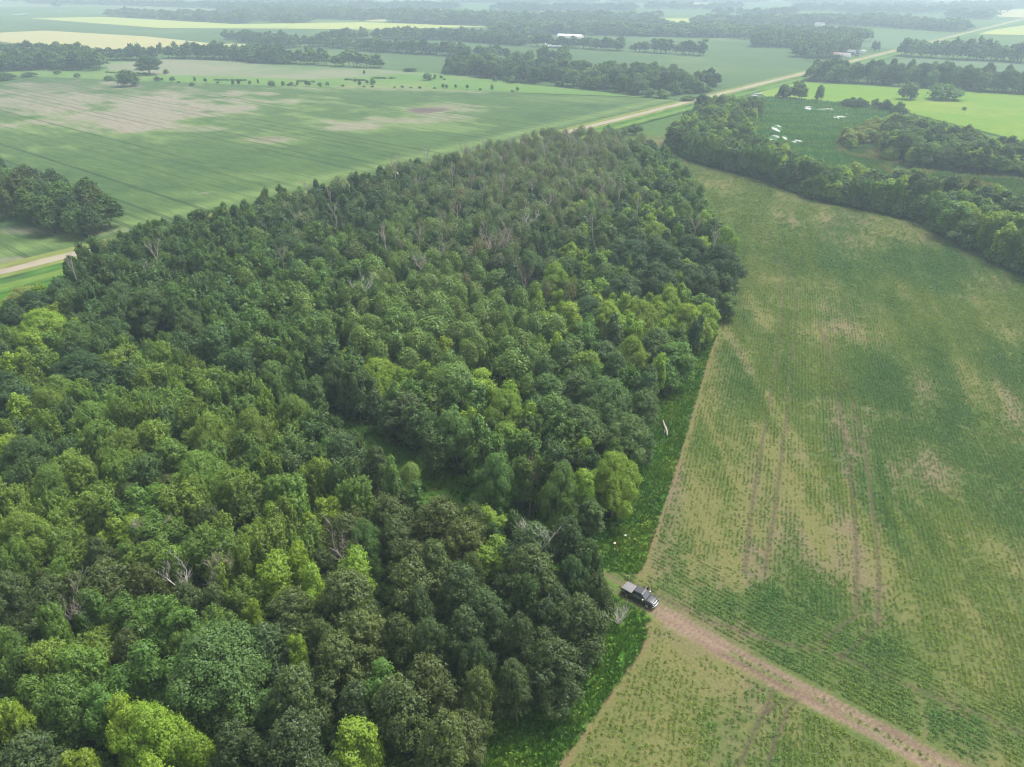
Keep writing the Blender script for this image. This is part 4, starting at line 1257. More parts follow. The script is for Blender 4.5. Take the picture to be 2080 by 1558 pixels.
woods_ = [WHITEWOOD, DEADWOOD, bark_mat('reddish_dead_wood', (0.34, 0.27, 0.24), (0.20, 0.15, 0.13))]
for px, py, h, wd, sd_, bushy, lb in DEADT:
    x, y = G(px, py)
    me = make_dead(sd_, 11.0 if not bushy else 6.5, 0.5, bushy, stem=0.5, r0=0.2 if wd != 2 else 0.15)
    me.materials.append(woods_[wd])
    e = bpy.data.objects.new('dead_tree', None)
    COL.objects.link(e)
    e.location = (x, y, 0)
    e.rotation_euler[2] = sd_ * 1.3
    k = h / (11.0 if not bushy else 6.5)
    e.scale = (k * (1.0 if not bushy else .85),) * 2 + (k,)
    tag(e, lb, 'dead tree')
    link('branches', me, None, e)

# ------------------------------------------------------------------ grass wedges
def blade_mesh(name, seed, n, h, spread, w_, mat, curl=0.4):
    r = np.random.default_rng(seed)
    a = r.uniform(0, 6.28, n)
    rad_ = r.uniform(0, spread, n)
    P0 = np.stack([np.cos(a) * rad_ * .5, np.sin(a) * rad_ * .5, np.zeros(n)], 1)
    hh = h * r.uniform(.6, 1.1, n)
    out = np.stack([np.cos(a), np.sin(a), np.zeros(n)], 1) * (r.uniform(.1, 1, n) * curl * h)[:, None]
    P = P0 + out * .6 + np.stack([np.zeros(n), np.zeros(n), hh * .5], 1)
    T = unit(out + np.stack([np.zeros(n), np.zeros(n), hh], 1))
    side = unit(np.stack([-np.sin(a), np.cos(a), np.zeros(n)], 1) + r.normal(size=(n, 3)) * .3)
    Nn = unit(np.cross(T, side))
    return leaf_mesh(name, P, Nn, T, hh * .5, np.full(n, w_) * r.uniform(.7, 1.3, n), r.uniform(0, 1, (n, 2)), mat)

def herb_mesh(name, seed, n, h, R, leaf, mat):
    r = np.random.default_rng(seed)
    a = r.uniform(0, 6.28, n)
    q = np.sqrt(r.uniform(0, 1, n)) * R
    z = h * (1 - (q / R) ** 2 * .5) * r.uniform(.45, 1.0, n)
    P = np.stack([np.cos(a) * q, np.sin(a) * q, z], 1)
    Nn = unit(np.stack([np.cos(a) * .5, np.sin(a) * .5, np.ones(n)], 1) + r.normal(size=(n, 3)) * .35)
    T = r.normal(size=(n, 3))
    return leaf_mesh(name, P, Nn, T, np.full(n, leaf) * r.uniform(.7, 1.3, n), np.full(n, leaf * .75), r.uniform(0, 1, (n, 2)), mat)

GRASS = [blade_mesh('grass_tuft_%d' % i, 300 + i, 16, 0.75, 0.35, 0.055, PLANT, 0.6) for i in range(3)] + [herb_mesh('herb_%d' % i, 320 + i, 22, 0.7, 0.42, 0.13, PLANT) for i in range(2)]
def place_plants(name, P, protos, tint, size, label, cat, seed=5, zs=(0.7, 1.3)):
    r = np.random.default_rng(seed)
    n = len(P)
    sc = size * r.uniform(0.75, 1.3, n)
    return scatter(name, protos, np.concatenate([P, np.full((n, 1), -0.03)], 1), r.integers(0, len(protos), n), np.stack([r.normal(0, .1, n), r.normal(0, .1, n), r.uniform(0, 6.28, n)], 1),
                   np.stack([sc, sc, sc * r.uniform(*zs, n)], 1), tint, label, cat)

gp = pts_in(np.vstack([GP([(1100, 1240)]), GP([(1480, 560), (1500, 570)]), EDGE_UP[::-1], GP([(1345, 1240)]), EDGE_LO, GP([(900, 1720), (850, 1500)])]), 110000)
d1 = dist_line(gp[:, 0], gp[:, 1], TRACK)
inw = inside(gp[:, 0], gp[:, 1], WOOD_M) | inside(gp[:, 0], gp[:, 1], WOOD_L)
infl = inside(gp[:, 0], gp[:, 1], RFIELD) | inside(gp[:, 0], gp[:, 1], LFIELD)
m = (~infl) & (d1 > 2.0) & (~inw | (r4.random(len(gp)) < 0.35)) & (gp[:, 1] < 330)
gp = gp[m]
gp = gp[r4.permutation(len(gp))[:42000]]
# grass beside the cart track inside the wood
tk = TRACK[:8]
seg = []
for (x1, y1), (x2, y2) in zip(tk[:-1], tk[1:]):
    n = int(math.hypot(x2 - x1, y2 - y1) * 26)
    t = r4.uniform(0, 1, n)
    dx, dy = x2 - x1, y2 - y1
    L = math.hypot(dx, dy)
    off = r4.uniform(-8, 8, n)
    seg.append(np.stack([x1 + dx * t - dy / L * off, y1 + dy * t + dx / L * off], 1))
seg = np.concatenate(seg)
dd = dist_line(seg[:, 0], seg[:, 1], TRACK)
seg = seg[(np.abs(dd - 0.95) > 0.45)]
cen = []
for (x1, y1), (x2, y2) in zip(TRACK[7:-1], TRACK[8:]):
    n = int(math.hypot(x2 - x1, y2 - y1) * 8)
    t = r4.uniform(0, 1, n)
    cen.append(np.stack([x1 + (x2 - x1) * t + r4.normal(0, .30, n), y1 + (y2 - y1) * t + r4.normal(0, .30, n)], 1))
cen = np.concatenate(cen)
cen = cen[fbm(cen[:, 0] / 7, cen[:, 1] / 7, 77, 3) > .52]
cen = cen[r4.random(len(cen)) < .25]
gp = np.concatenate([gp, seg])
n = len(gp)
yl = fbm(gp[:, 0] / 4, gp[:, 1] / 4, 61, 4)[:, None]
tint = np.array((0.082, 0.185, 0.028)) * (1 - sstep(.45, .75, yl)) + np.array((0.145, 0.23, 0.035)) * sstep(.45, .75, yl)
blu = fbm(gp[:, 0] / 7 + 40, gp[:, 1] / 7, 63, 3)[:, None]
tint = tint * (1 - .5 * sstep(.5, .7, blu)) + np.array((0.060, 0.150, 0.040)) * .5 * sstep(.5, .7, blu)
tint = tint * r4.uniform(.8, 1.25, (n, 1)) * 1.12
place_plants('grass', gp, GRASS[:3] + GRASS[:3] + GRASS[3:4], tint, 0.85, 'lush green grass and weeds between the wood and the crop field', 'grass')

place_plants('track_weeds', cen, GRASS[3:], np.array((0.10, 0.16, 0.035)) * r4.uniform(.8, 1.3, (len(cen), 1)), 0.38, 'low weeds along the middle of the dirt track', 'weeds')

# ------------------------------------------------------------------ soybeans
SOY = [herb_mesh('soy_%d' % i, 400 + i, 18, 0.42, 0.30, 0.095, PLANT) for i in range(5)]
def crops():
    main = np.array(G(1600, 640)) - np.array(G(1580, 1100))
    main = main / np.linalg.norm(main)
    perp = np.array((main[1], -main[0]))
    out = []
    # body of the field: straight rows
    row = np.arange(-60, 330, 0.72)
    al = np.arange(20, 470, 0.34)
    A, B = np.meshgrid(al, row)
    A = A.ravel() + r4.normal(0, .10, A.size)
    B = B.ravel() + .35 * (fbm(A.ravel() / 9., B.ravel() / 5., 12, 3) - .5) + r4.normal(0, .10, B.size)
    x, y = main[0] * A + perp[0] * B, main[1] * A + perp[1] * B
    vis_ = np.array(PX(x, y))
    k = (y < 430) & (vis_[0] < 2200) & (vis_[0] > 1100) & (vis_[1] < 1640)
    k &= (y < 200) | (r4.random(len(y)) < 1.0 - 0.72 * sstep(200, 300, y))
    x, y = x[k], y[k]
    dt = dist_line(x, y, TRACK)
    k = inside(x, y, RFIELD) & (dt > 15) | (inside(x, y, LFIELD) & (dt > 2.6))
    out.append(np.stack([x[k], y[k]], 1))
    # headland: rows that follow the track
    T = TRACK[7:]
    for (x1, y1), (x2, y2) in zip(T[:-1], T[1:]):
        L = math.hypot(x2 - x1, y2 - y1)
        nn = int(L / .36)
        for q in range(17):
            off = 2.9 + q * .8
            t = (np.arange(nn) + r4.uniform(-.3, .3, nn)) / nn
            ox, oy = (y1 - y2) / L, (x2 - x1) / L
            p = np.stack([x1 + (x2 - x1) * t + ox * off, y1 + (y2 - y1) * t + oy * off], 1) + r4.normal(0, .05, (nn, 2))
            p = p[inside(p[:, 0], p[:, 1], RFIELD)]
            out.append(p)
    P = np.concatenate(out)
    cov, yel, rut = soil_cover(P[:, 0], P[:, 1])
    fine = .5 * fbm(P[:, 0] / .9, P[:, 1] / .9, 88, 2) + .5 * fbm(P[:, 0] / 2.6, P[:, 1] / 2.6, 89, 3)
    keep = (r4.random(len(P)) < np.clip(0.26 + 0.95 * cov + 2.0 * (fine - .5), 0.04, 1)) & (rut < .55)
    vp = PX(P[:, 0], P[:, 1])
    keep &= (vp[0] > 1050) & (vp[0] < 2180) & (vp[1] < 1620)
    P, cov, yel, fine = P[keep], cov[keep], yel[keep], fine[keep]
    n = len(P)
    print('CROPS', n)
    green = np.array((0.092, 0.172, 0.036)); deep = np.array((0.062, 0.140, 0.040)); yg = np.array((0.150, 0.205, 0.038))
    t = deep + (green - deep) * sstep(1.0, .45, cov)[:, None]
    t = t + (yg - t) * (sstep(.35, .95, yel + .5 * (fine - .5)) * .75)[:, None]
    t = t * r4.uniform(.75, 1.25, (n, 1))
    sz = (0.62 + 0.55 * cov) * r4.uniform(.6, 1.3, n) * (1 + 0.7 * sstep(200, 300, P[:, 1]))
    r = np.random.default_rng(8)
    scatter('soybean_crop', SOY, np.concatenate([P, np.full((n, 1), -.03)], 1), r.integers(0, 5, n), np.stack([r.normal(0, .1, n), r.normal(0, .1, n), r.uniform(0, 6.28, n)], 1),
            np.stack([sz, sz, sz], 1), t, 'young soybean plants in rows over the two near fields', 'crop')
crops()

# ------------------------------------------------------------------ woods and tree rows beyond
def seats_poly(P, gap, R, h, types, r, jit=0.28, lo_edge=None):
    """trees at least GAP apart inside polygon P (metres)"""
    lo, hi = P.min(0), P.max(0)
    g = gap
    xs = np.arange(lo[0], hi[0], g)
    ys = np.arange(lo[1], hi[1], g * .87)
    X, Y = np.meshgrid(xs, ys)
    X = X + (np.arange(len(ys)) % 2)[:, None] * g * .5
    X = X.ravel() + np.array([r.uniform(-.38, .38) * g for _ in range(X.size)])
    Y = Y.ravel() + np.array([r.uniform(-.38, .38) * g for _ in range(Y.size)])
    m = inside(X, Y, P)
    out = []
    for x, y in zip(X[m], Y[m]):
        n_ = float(fbm(np.array(x / 30), np.array(y / 30), 7, 3))
        if n_ < (0.31 if gap > 7 else .22):
            continue
        k = min(len(types) - 1, int(r.random() * len(types)))
        ty = types[k]
        s = STY[MESHOF.get(ty, ty)]
        q = r.uniform(1 - jit, 1 + jit) * (0.8 + 0.4 * n_)
        out.append((x, y, h * q * (s['z1'] / 13.0 if ty != 'bush' else .35), R * r.uniform(.85, 1.2), ty))
    return out

def strip_poly(px, thick):
    A = GP(px)
    d = A[-1] - A[0]
    n = np.array((-d[1], d[0])) / np.linalg.norm(d)
    if n[1] < 0:
        n = -n
    return np.vstack([A, (A + n * thick)[::-1]])

rb = random.Random(31)
MIDT = ['oakm', 'mapled', 'oak', 'oakm', 'mapled', 'maple', 'ashd']
FART = ['oak', 'oakm', 'mapled', 'ashd', 'oak']
def far_mass(label, polys, gap, R, h, types, lod=2, name='woodland'):
    st = []
    for P in polys:
        st += seats_poly(P, gap, R, h, types, rb)
    pro, idx = (FAR, FARI) if lod == 2 else (MID, MIDI)
    if not st:
        return
    print('  mass', label[:30], len(st))
    mass(name, st, pro, idx, label, rb)

# right-hand wood between the crop field and the marsh
W1 = GP([(1356, 301), (1400, 323), (1480, 346), (1540, 361), (1650, 402), (1760, 424), (1860, 445), (1960, 503), (2080, 559), (2400, 690), (2400, 500), (2080, 448), (1960, 422), (1860, 402), (1780, 392), (1680, 380), (1600, 350), (1545, 326), (1515, 296), (1520, 262), (1550, 240), (1540, 228), (1480, 226), (1425, 236), (1390, 268)])
be_ = strip_poly([(1356, 302), (1400, 326), (1540, 363), (1650, 404), (1860, 447), (1960, 505), (2080, 561), (2400, 700)], 5)
far_mass('low bushes along the foot of the rounded leafy wood', [be_], 2.2, 2.2, 12, ['bush', 'bush', 'mapled'], 1, 'thicket')
far_mass('rounded leafy wood curving between the crop field and the marsh', [W1], 6.2, 4.3, 11.5, MIDT + ['maple', 'elm', 'maple', 'mapled'], 1)
W2 = GP([(1800, 328), (1790, 285), (1830, 268), (1900, 282), (1980, 304), (2080, 328), (2400, 385), (2400, 412), (2080, 360), (1960, 350), (1870, 342)])
far_mass('leafy wood behind the marsh with yellowish trees at its tip', [W2], 6.2, 4.2, 10.5, MIDT + ['elm', 'maple', 'mapled'], 1)
W2b = GP([(1696, 300), (1730, 282), (1775, 262), (1830, 250), (1825, 268), (1790, 282), (1795, 300), (1765, 296), (1740, 300), (1720, 312)])
far_mass('yellowish willow thicket at the edge of the marsh', [W2b], 5.6, 3.3, 7.5, ['yellow', 'maple', 'yellow'], 1, 'thicket')
# grove at the left beside the soybean field
W3 = GP([(-300, 400), (0, 442), (80, 462), (125, 482), (200, 486), (252, 466), (252, 448), (200, 430), (140, 412), (60, 385), (-60, 372), (-300, 340)])
far_mass('dark rounded grove standing in the left soybean field', [W3], 6.8, 4.4, 12.5, ['oak', 'oakm', 'mapled', 'oakm', 'elm'], 1)
far_mass('grove of round trees behind the rough pasture at far left', [GP([(-500, 150), (0, 146), (90, 142), (205, 144), (205, 128), (130, 118), (0, 108), (-500, 100)])], 11, 6.8, 15, FART)
far_mass('tree row along the back of the dry field', [strip_poly([(215, 124), (318, 123)], 30), strip_poly([(325, 119), (430, 121), (560, 131)], 32), strip_poly([(520, 128), (600, 132), (640, 132)], 25)], 8.5, 5.2, 14, FART)
far_mass('line of slim poplars with gaps at the end of the tree row', [strip_poly([(648, 133), (664, 133)], 12), strip_poly([(672, 134), (772, 139)], 12)], 7, 4.2, 12, ['tall', 'talld'])
far_mass('small grove between the grain field and the green field', [strip_poly([(445, 80), (600, 97)], 26), strip_poly([(560, 103), (606, 96)], 45)], 9, 5.5, 13, FART)
far_mass('long double tree row across the middle of the green fields', [strip_poly([(622, 95), (760, 106), (950, 117)], 30), strip_poly([(650, 83), (760, 80), (900, 82), (1060, 94)], 45), strip_poly([(955, 118), (1040, 126), (1138, 132)], 26)], 9.5, 6.0, 13.5, FART)
far_mass('ragged wood behind the large left soybean field', [GP([(905, 150), (960, 154), (1050, 167), (1140, 175), (1230, 184), (1330, 197), (1420, 190), (1458, 182), (1455, 172), (1380, 168), (1280, 160), (1150, 152), (1000, 140), (915, 138)])], 7.5, 4.6, 12.5, ['talld', 'ashd', 'mapled', 'oak', 'tall', 'bush'], 1)
far_mass('thin tree row with gaps beside the bright pond', [strip_poly([(1078, 95), (1170, 99)], 20), strip_poly([(1176, 99), (1215, 102)], 14), strip_poly([(1222, 102), (1425, 114)], 14)], 8, 5, 13, ['talld', 'oak', 'tall'])
far_mass('dense dark tree row behind the bright meadow', [GP([(1642, 166), (1760, 170), (1900, 180), (2080, 193), (2500, 222), (2500, 200), (2080, 178), (1900, 166), (1760, 158), (1650, 156)])], 7.6, 4.8, 15, ['oak', 'oakm', 'oak', 'mapled'], 1)
far_mass('dark tree row beyond the grey-green field on the right', [strip_poly([(1822, 113), (1880, 118), (1960, 123)], 24), strip_poly([(1960, 123), (2080, 129), (2600, 150)], 38)], 8, 5.4, 17, FART)
far_mass('small stand of trees by the marsh and the gravel road', [strip_poly([(1552, 202), (1640, 205)], 16)], 7, 4.2, 10.5, ['mapled', 'tall', 'oakm'], 1)
far_mass('bushy willow row on the far side of the marsh', [strip_poly([(1704, 218), (1760, 222)], 10), strip_poly([(1764, 224), (1826, 232)], 10)], 5, 3.2, 6.5, ['bush', 'mapled', 'elmg'], 1, 'thicket')
far_mass('dark grove around the far farmyard', [GP([(1530, 96), (1622, 98), (1622, 90), (1530, 88)]), GP([(1612, 117), (1660, 118), (1745, 107), (1742, 95), (1700, 88), (1625, 95)])], 9, 6, 16, FART)
far_mass('broad mixed wood across the middle distance', [GP([(1000, 76), (1100, 70), (1300, 74), (1500, 79), (1600, 85), (1755, 84), (1760, 74), (1600, 66), (1300, 58), (1100, 55), (1000, 58)]),
          GP([(1180, 52), (1330, 50), (1345, 58), (1180, 60)]), GP([(1400, 50), (1700, 50), (1960, 66), (1965, 56), (1800, 42), (1430, 42)]), GP([(1100, 40), (1340, 36), (1330, 44), (1280, 50), (1100, 50)])], 16, 10, 14, FART)
far_mass('long distant shelter belt at upper left', [strip_poly([(212, 33), (330, 39), (470, 48)], 60), strip_poly([(350, 37), (604, 47)], 60)], 15, 9, 15, FART)
far_mass('thick distant wood block at upper left', [strip_poly([(442, 24), (560, 36), (742, 41)], 190)], 17, 11, 17, FART)
far_mass('thick distant wood block at upper centre', [strip_poly([(782, 45), (900, 50), (1060, 54), (1200, 55)], 220)], 17, 11, 18, FART)
far_mass('small distant grove beside the dry strip', [strip_poly([(104, 15), (118, 15)], 40)], 14, 9, 14, FART)
# the hazy rows below the horizon
RROW = []
for px, t in (([(50, 8), (200, 11), (380, 16)], 100), ([(396, 17), (640, 20)], 120), ([(700, 19), (930, 18)], 160), ([(990, 20), (1090, 24)], 140), ([(1130, 22), (1290, 22)], 140), ([(1440, 18), (1480, 19)], 120), ([(1300, 18), (1440, 20)], 100),
              ([(1620, 22), (1760, 23)], 130), ([(1460, 32), (1620, 33)], 60), ([(1770, 18), (1920, 15)], 50), ([(1920, 24), (2020, 27)], 130), ([(2000, 18), (2200, 14)], 140), ([(1730, 27), (1925, 27)], 90), ([(1930, 38), (2030, 40)], 120), ([(2080, 10), (2400, 6)], 120),
              ([(0, 2), (300, 4)], 120), ([(420, 6), (760, 5)], 140), ([(900, 5), (1200, 8)], 140), ([(1250, 6), (1560, 4)], 140), ([(1640, 8), (1900, 5)], 140), ([(-500, 20), (-100, 24)], 120), ([(2150, 30), (2500, 34)], 90), ([(-600, 4), (-60, 3)], 100), ([(560, 12), (700, 14)], 60),
              ([(-400, -8), (400, -6)], 200), ([(500, -9), (1100, -7)], 200), ([(1200, -8), (1800, -10)], 200), ([(1900, -8), (2500, -6)], 200), ([(0, -18), (900, -20)], 300), ([(1000, -19), (2200, -18)], 300)):
    RROW.append(strip_poly(px, t))
far_mass('hazy tree rows stacked below the horizon', RROW, 24, 14, 16, ['oak'], 2, 'treeline')

# single trees and bushes out in the open
LONE = [  # px, py of the foot, width px, height m, type, label
    (305, 151, 40, 13, 'oak', 'round lone tree standing in the rough pasture at far left'),
    (262, 175, 40, 9, 'oakm', 'wide bushy clump tree at the edge of the left soybean field'),
    (338, 150, 11, 4, 'oakm', 'small bush just right of the round lone tree'),
    (1846, 202, 30, 9, 'oakm', 'round lone tree in the bright meadow, left of the wider bush'),
    (1912, 202, 54, 8, 'mapled', 'wide double bush in the bright meadow'),
    (1663, 205, 20, 8, 'mapled', 'single small tree at the right end of the stand by the road'),
    (1958, 224, 9, 2.2, 'bush', 'tiny bush in the bright meadow below the wide double bush'),
    (1290, 273, 26, 6, 'oakm', 'round bush on the grass strip beside the gravel road'),
    (1268, 277, 14, 4, 'mapled', 'smaller bush left of the round one on the grass strip'),
    (1235, 275, 16, 5, 'mapled', 'small bush where the wood tip meets the road'),
    (1425, 114, 12, 12, 'oak', 'last lone tree right of the thin tree row'),
    (604, 94, 14, 12, 'oak', 'lone roundish tree at the end of the small grove'),
    (222, 164, 18, 4, 'bush', 'low round bush left of the wide bushy clump'), (320, 164, 13, 3, 'bush', 'low bush below the round lone tree'), (158, 158, 12, 3.5, 'bush', 'small bush at the left margin of the pasture'),
    (118, 151, 14, 3.5, 'bush', 'bush beside the far left grove'), (390, 174, 10, 3, 'bush', 'tiny bush on the field margin, first from the left'), (474, 172, 5, 3.5, 'talld', 'first of three thin bushes on the field margin'),
    (486, 172, 6, 3, 'talld', 'second of three thin bushes on the field margin'), (508, 173, 6, 3.5, 'talld', 'third of three thin bushes on the field margin'), (552, 174, 17, 3.5, 'bush', 'wider bush cluster on the field margin'),
    (575, 175, 9, 3.5, 'bush', 'bush right beside the wider cluster on the margin'), (592, 174, 9, 3, 'bush', 'second bush right of the wider margin cluster'), (604, 174, 7, 3.5, 'talld', 'third bush right of the wider margin cluster'),
    (628, 175, 7, 4, 'talld', 'upright bush alone on the field margin'), (650, 174, 9, 3, 'bush', 'low bush on the margin, left of the middle gap'), (665, 174, 7, 3, 'bush', 'low bush on the margin, at the middle gap'),
    (746, 171, 8, 4, 'talld', 'left one of two upright bushes on the field margin'), (757, 171, 9, 4.5, 'mapled', 'right one of two upright bushes on the field margin'), (722, 167, 6, 3, 'bush', 'small bush left of the two upright ones'),
    (832, 145, 22, 4, 'talld', 'small clump of upright bushes in the green field edge'), (868, 163, 22, 5, 'mapled', 'bush group at the left end of the ragged wood'), (740, 151, 5, 3, 'bush', 'tiny bush in the dry field corner'),
    (1005, 165, 10, 4, 'bush', 'bush in front of the ragged wood, left one'), (1040, 168, 18, 5, 'mapled', 'rounded bush in front of the ragged wood'), (1320, 196, 26, 6, 'oakm', 'rounded willow bush at the foot of the ragged wood'),
    (1345, 199, 24, 6, 'mapled', 'rounded bush right of the willow bush'), (1285, 192, 16, 5, 'oakm', 'round bush left of the willow bush'), (1400, 205, 30, 3.5, 'bush', 'low shrubs at the roadside behind the large field'), (1774, 103, 9, 8, 'oak', 'left one of two small round trees by the farmyard'),
    (1782, 104, 9, 8, 'oak', 'right one of two small round trees by the farmyard'), (1770, 82, 7, 9, 'talld', 'tiny leaning tree alone beyond the farmyard'), (1745, 80, 20, 9, 'oak', 'small tree clump beyond the farmyard'),
    (14, 163, 34, 6, 'oakm', 'pale bushy willow in front of the far left grove'), (62, 156, 20, 4, 'bush', 'bush in front of the far left grove'), (1965, 90, 8, 4, 'bush', 'tiny bush on the meadow beside the far road'),
]
r5 = random.Random(55)
for px, py, wpx, h, ty, lb in LONE:
    x, y = G(px, py)
    d = PX(x, y)[2]
    mk = MESHOF.get(ty, ty)
    if ty not in ('talld', 'tall'):
        mk = 'bush' if h < 9.5 else 'elm'
    st = STY[mk]
    cr, tk = PROTO[mk][r5.randrange(len(PROTO[mk]))]
    bush = h < 6.5
    h *= 1.35 if h > 7 else r5.uniform(.8, 1.2)
    wpx *= r5.uniform(.8, 1.25)
    e = bpy.data.objects.new('bush' if bush else 'lone_tree', None)
    COL.objects.link(e)
    e.location = (x, y, 0)
    e.rotation_euler[2] = r5.uniform(0, 6.28)
    q = 0.5 * wpx * d / FPX / st['R']
    e.scale = (q, q, h / st['z1'])
    tag(e, lb, 'bush' if bush else 'tree', 'bushes in the open' if bush else 'lone trees in the open')
    co = link('crown', cr, None, e)
    co['tint'] = tint_of(ty, r5, .1)
    link('trunk', tk, None, e)

far_mass('broken line of low weeds and saplings along the margin of the large left field', [strip_poly([(300, 166), (560, 175), (700, 177)], 6), strip_poly([(700, 177), (900, 181), (1050, 187)], 5), strip_poly([(850, 160), (905, 163)], 14)], 7.5, 1.3, 4, ['bush', 'bush', 'talld'], 2, 'thicket')
far_mass('reed clumps scattered over the rough pasture', [strip_poly([(435, 163), (500, 164)], 3), strip_poly([(600, 166), (640, 167)], 3), strip_poly([(695, 163), (740, 164)], 3), strip_poly([(755, 159), (800, 160)], 3), strip_poly([(210, 148), (300, 150)], 3)], 3.0, 1.6, 3, ['bush'], 2, 'reeds')

# reed and sedge clumps of the marsh, tall weeds of the pasture
mp_ = GP(far_fields[13][1])
rp = pts_in(mp_, 34000)
keep = np.ones(len(rp), bool)
for px, py, rx, ry in ((1643, 221, 13, 5), (1672, 223, 24, 3), (1705, 238, 16, 4), (1578, 262, 12, 8), (1594, 281, 6, 7), (1572, 281, 12, 6), (1618, 287, 14, 4)):
    P0 = np.array(PX(rp[:, 0], rp[:, 1])[:2])
    keep &= ((P0[0] - px) / rx) ** 2 + ((P0[1] - py) / ry) ** 2 > 1
rp = rp[keep]
n = len(rp)
tn = fbm(rp[:, 0] / 18, rp[:, 1] / 7, 91, 4)[:, None]
tt = np.array((0.10, 0.24, 0.075)) * (1 - sstep(.4, .65, tn)) + np.array((0.15, 0.28, 0.08)) * sstep(.4, .65, tn)
place_plants('sedge', rp, GRASS[:3], tt * r4.uniform(.8, 1.2, (n, 1)), 2.0, 'tall dark green sedge filling the marsh', 'sedge')

sp_ = np.concatenate([pts_in(GP([(1700, 305), (1740, 296), (1790, 300), (1830, 330), (1800, 350), (1750, 338), (1712, 322)]), 5200), pts_in(GP([(1790, 352), (1870, 348), (1960, 358), (2080, 368), (2300, 400), (2300, 450), (2080, 420), (1960, 400), (1860, 384)]), 14000)])
n = len(sp_)
sn_ = fbm(sp_[:, 0] / 12, sp_[:, 1] / 12, 95, 4)[:, None]
ts_ = np.array((0.10, 0.20, 0.06)) * (1 - sstep(.4, .6, sn_)) + np.array((0.24, 0.25, 0.10)) * sstep(.4, .6, sn_)
place_plants('tall_grass', sp_, GRASS[:3], ts_ * r4.uniform(.75, 1.25, (n, 1)), 2.0, 'straw-coloured tall grass between the marsh and the woods around it', 'grass')

# ------------------------------------------------------------------ the pickup
def box_mesh(name, lo, hi, bev=0.02, seg=2, taper=None):
    bm = bmesh.new()
    bmesh.ops.create_cube(bm, size=1)
    lo, hi = Vector(lo), Vector(hi)
    for v in bm.verts:
        v.co = Vector(((v.co[i] + .5) * (hi[i] - lo[i]) + lo[i]) for i in range(3))
    if taper:
        for v in bm.verts:
            taper(v)
    if bev:
        bmesh.ops.bevel(bm, geom=list(bm.edges), offset=bev, segments=seg, affect='EDGES', profile=.6)
    me = bpy.data.meshes.new(name)
    bm.to_mesh(me)
    bm.free()
    for p in me.polygons:
        p.use_smooth = True
    return me

def loft(name, sections, close=True, smooth=True):
    """sections: rings of equal length"""
    V = [p for s in sections for p in s]
    k = len(sections[0])
    F = []
    for i in range(len(sections) - 1):
        for j in range(k):
            a, b = i * k + j, i * k + (j + 1) % k
            F.append((a, b, b + k, a + k))
    me = bpy.data.meshes.new(name)
    F2 = F + ([tuple(range(k))[::-1], tuple(range((len(sections) - 1) * k, len(sections) * k))] if close else [])
    me.from_pydata(V, [], F2)
    bm = bmesh.new()
    bm.from_mesh(me)
    bmesh.ops.recalc_face_normals(bm, faces=bm.faces)
    bm.to_mesh(me)
    bm.free()
    if smooth:
        for p in me.polygons:
            p.use_smooth = len(p.vertices) == 4
    return me

PAINT = plain('black_paint', (0.012, 0.013, 0.017), 0.22, 0.0, 0.6, 1.0, 0.05)
TRIM = plain('black_plastic', (0.02, 0.02, 0.022), 0.55)
COVER = plain('bed_cover', (0.19, 0.18, 0.19), 0.62, var=0.08)
GLASS = plain('window_glass', (0.02, 0.03, 0.035), 0.05, 0.0, 0.9, 1.0, 0.02)
CHROME = plain('chrome', (0.70, 0.70, 0.71), 0.22, 1.0, var=0.03)
RUBBER = plain('tyre_rubber', (0.022, 0.021, 0.02), 0.85)
RIMM = plain('wheel_metal', (0.55, 0.55, 0.56), 0.3, 0.9)
LAMPC = plain('headlight_glass', (0.42, 0.44, 0.46), 0.1, 0.3)
LAMPR = plain('tail_light', (0.35, 0.01, 0.01), 0.2)
ROOFM = plain('upper_black_paint', (0.028, 0.028, 0.036), 0.40, 0.0, 0.5, 0.25, 0.12)  # slightly lighter, rougher black for the roof, hood and bed rails

wr, wf = np.array(G(1273.5, 1212)), np.array(G(1313.5, 1233.5))
fwd = (wf - wr) / np.linalg.norm(wf - wr)
left = np.array((-fwd[1], fwd[0]))
WB = 3.68
org = (wr + wf) / 2 + left * 0.86
truck = bpy.data.objects.new('pickup_truck', None)
COL.objects.link(truck)
truck.location = (org[0], org[1], -0.04)
truck.rotation_euler[2] = math.atan2(fwd[1], fwd[0])
tag(truck, 'black crew-cab pickup with a grey bed cover parked on the dirt track', 'pickup truck')
def part(name, me, mat, par=truck):
    return link(name, me, mat, par)
# local frame: x forward, y left, z up; wheels at x=+-1.84
def section(x, w_, zs, top_w):
    zb, zt = zs
    return [(x, -w_ * .94, zb), (x, -w_, zb + .12), (x, -w_, zb + .5), (x, -top_w, zt - .04), (x, -top_w * .93, zt), (x, top_w * .93, zt), (x, top_w, zt - .04), (x, w_, zb + .5), (x, w_, zb + .12), (x, w_ * .94, zb)]
body = [section(-2.92, .93, (.62, 1.22), .92), section(-2.88, .98, (.50, 1.30), .96), section(-1.0, 1.0, (.46, 1.31), .98), section(.2, 1.0, (.46, 1.24), .97), section(1.05, 1.0, (.46, 1.22), .95), section(1.9, .99, (.48, 1.20), .93), section(2.5, .97, (.48, 1.14), .88), section(2.82, .90, (.52, 1.06), .80), section(2.9, .82, (.58, 1.00), .74)]
b_ = part('body', loft('body', body), PAINT)
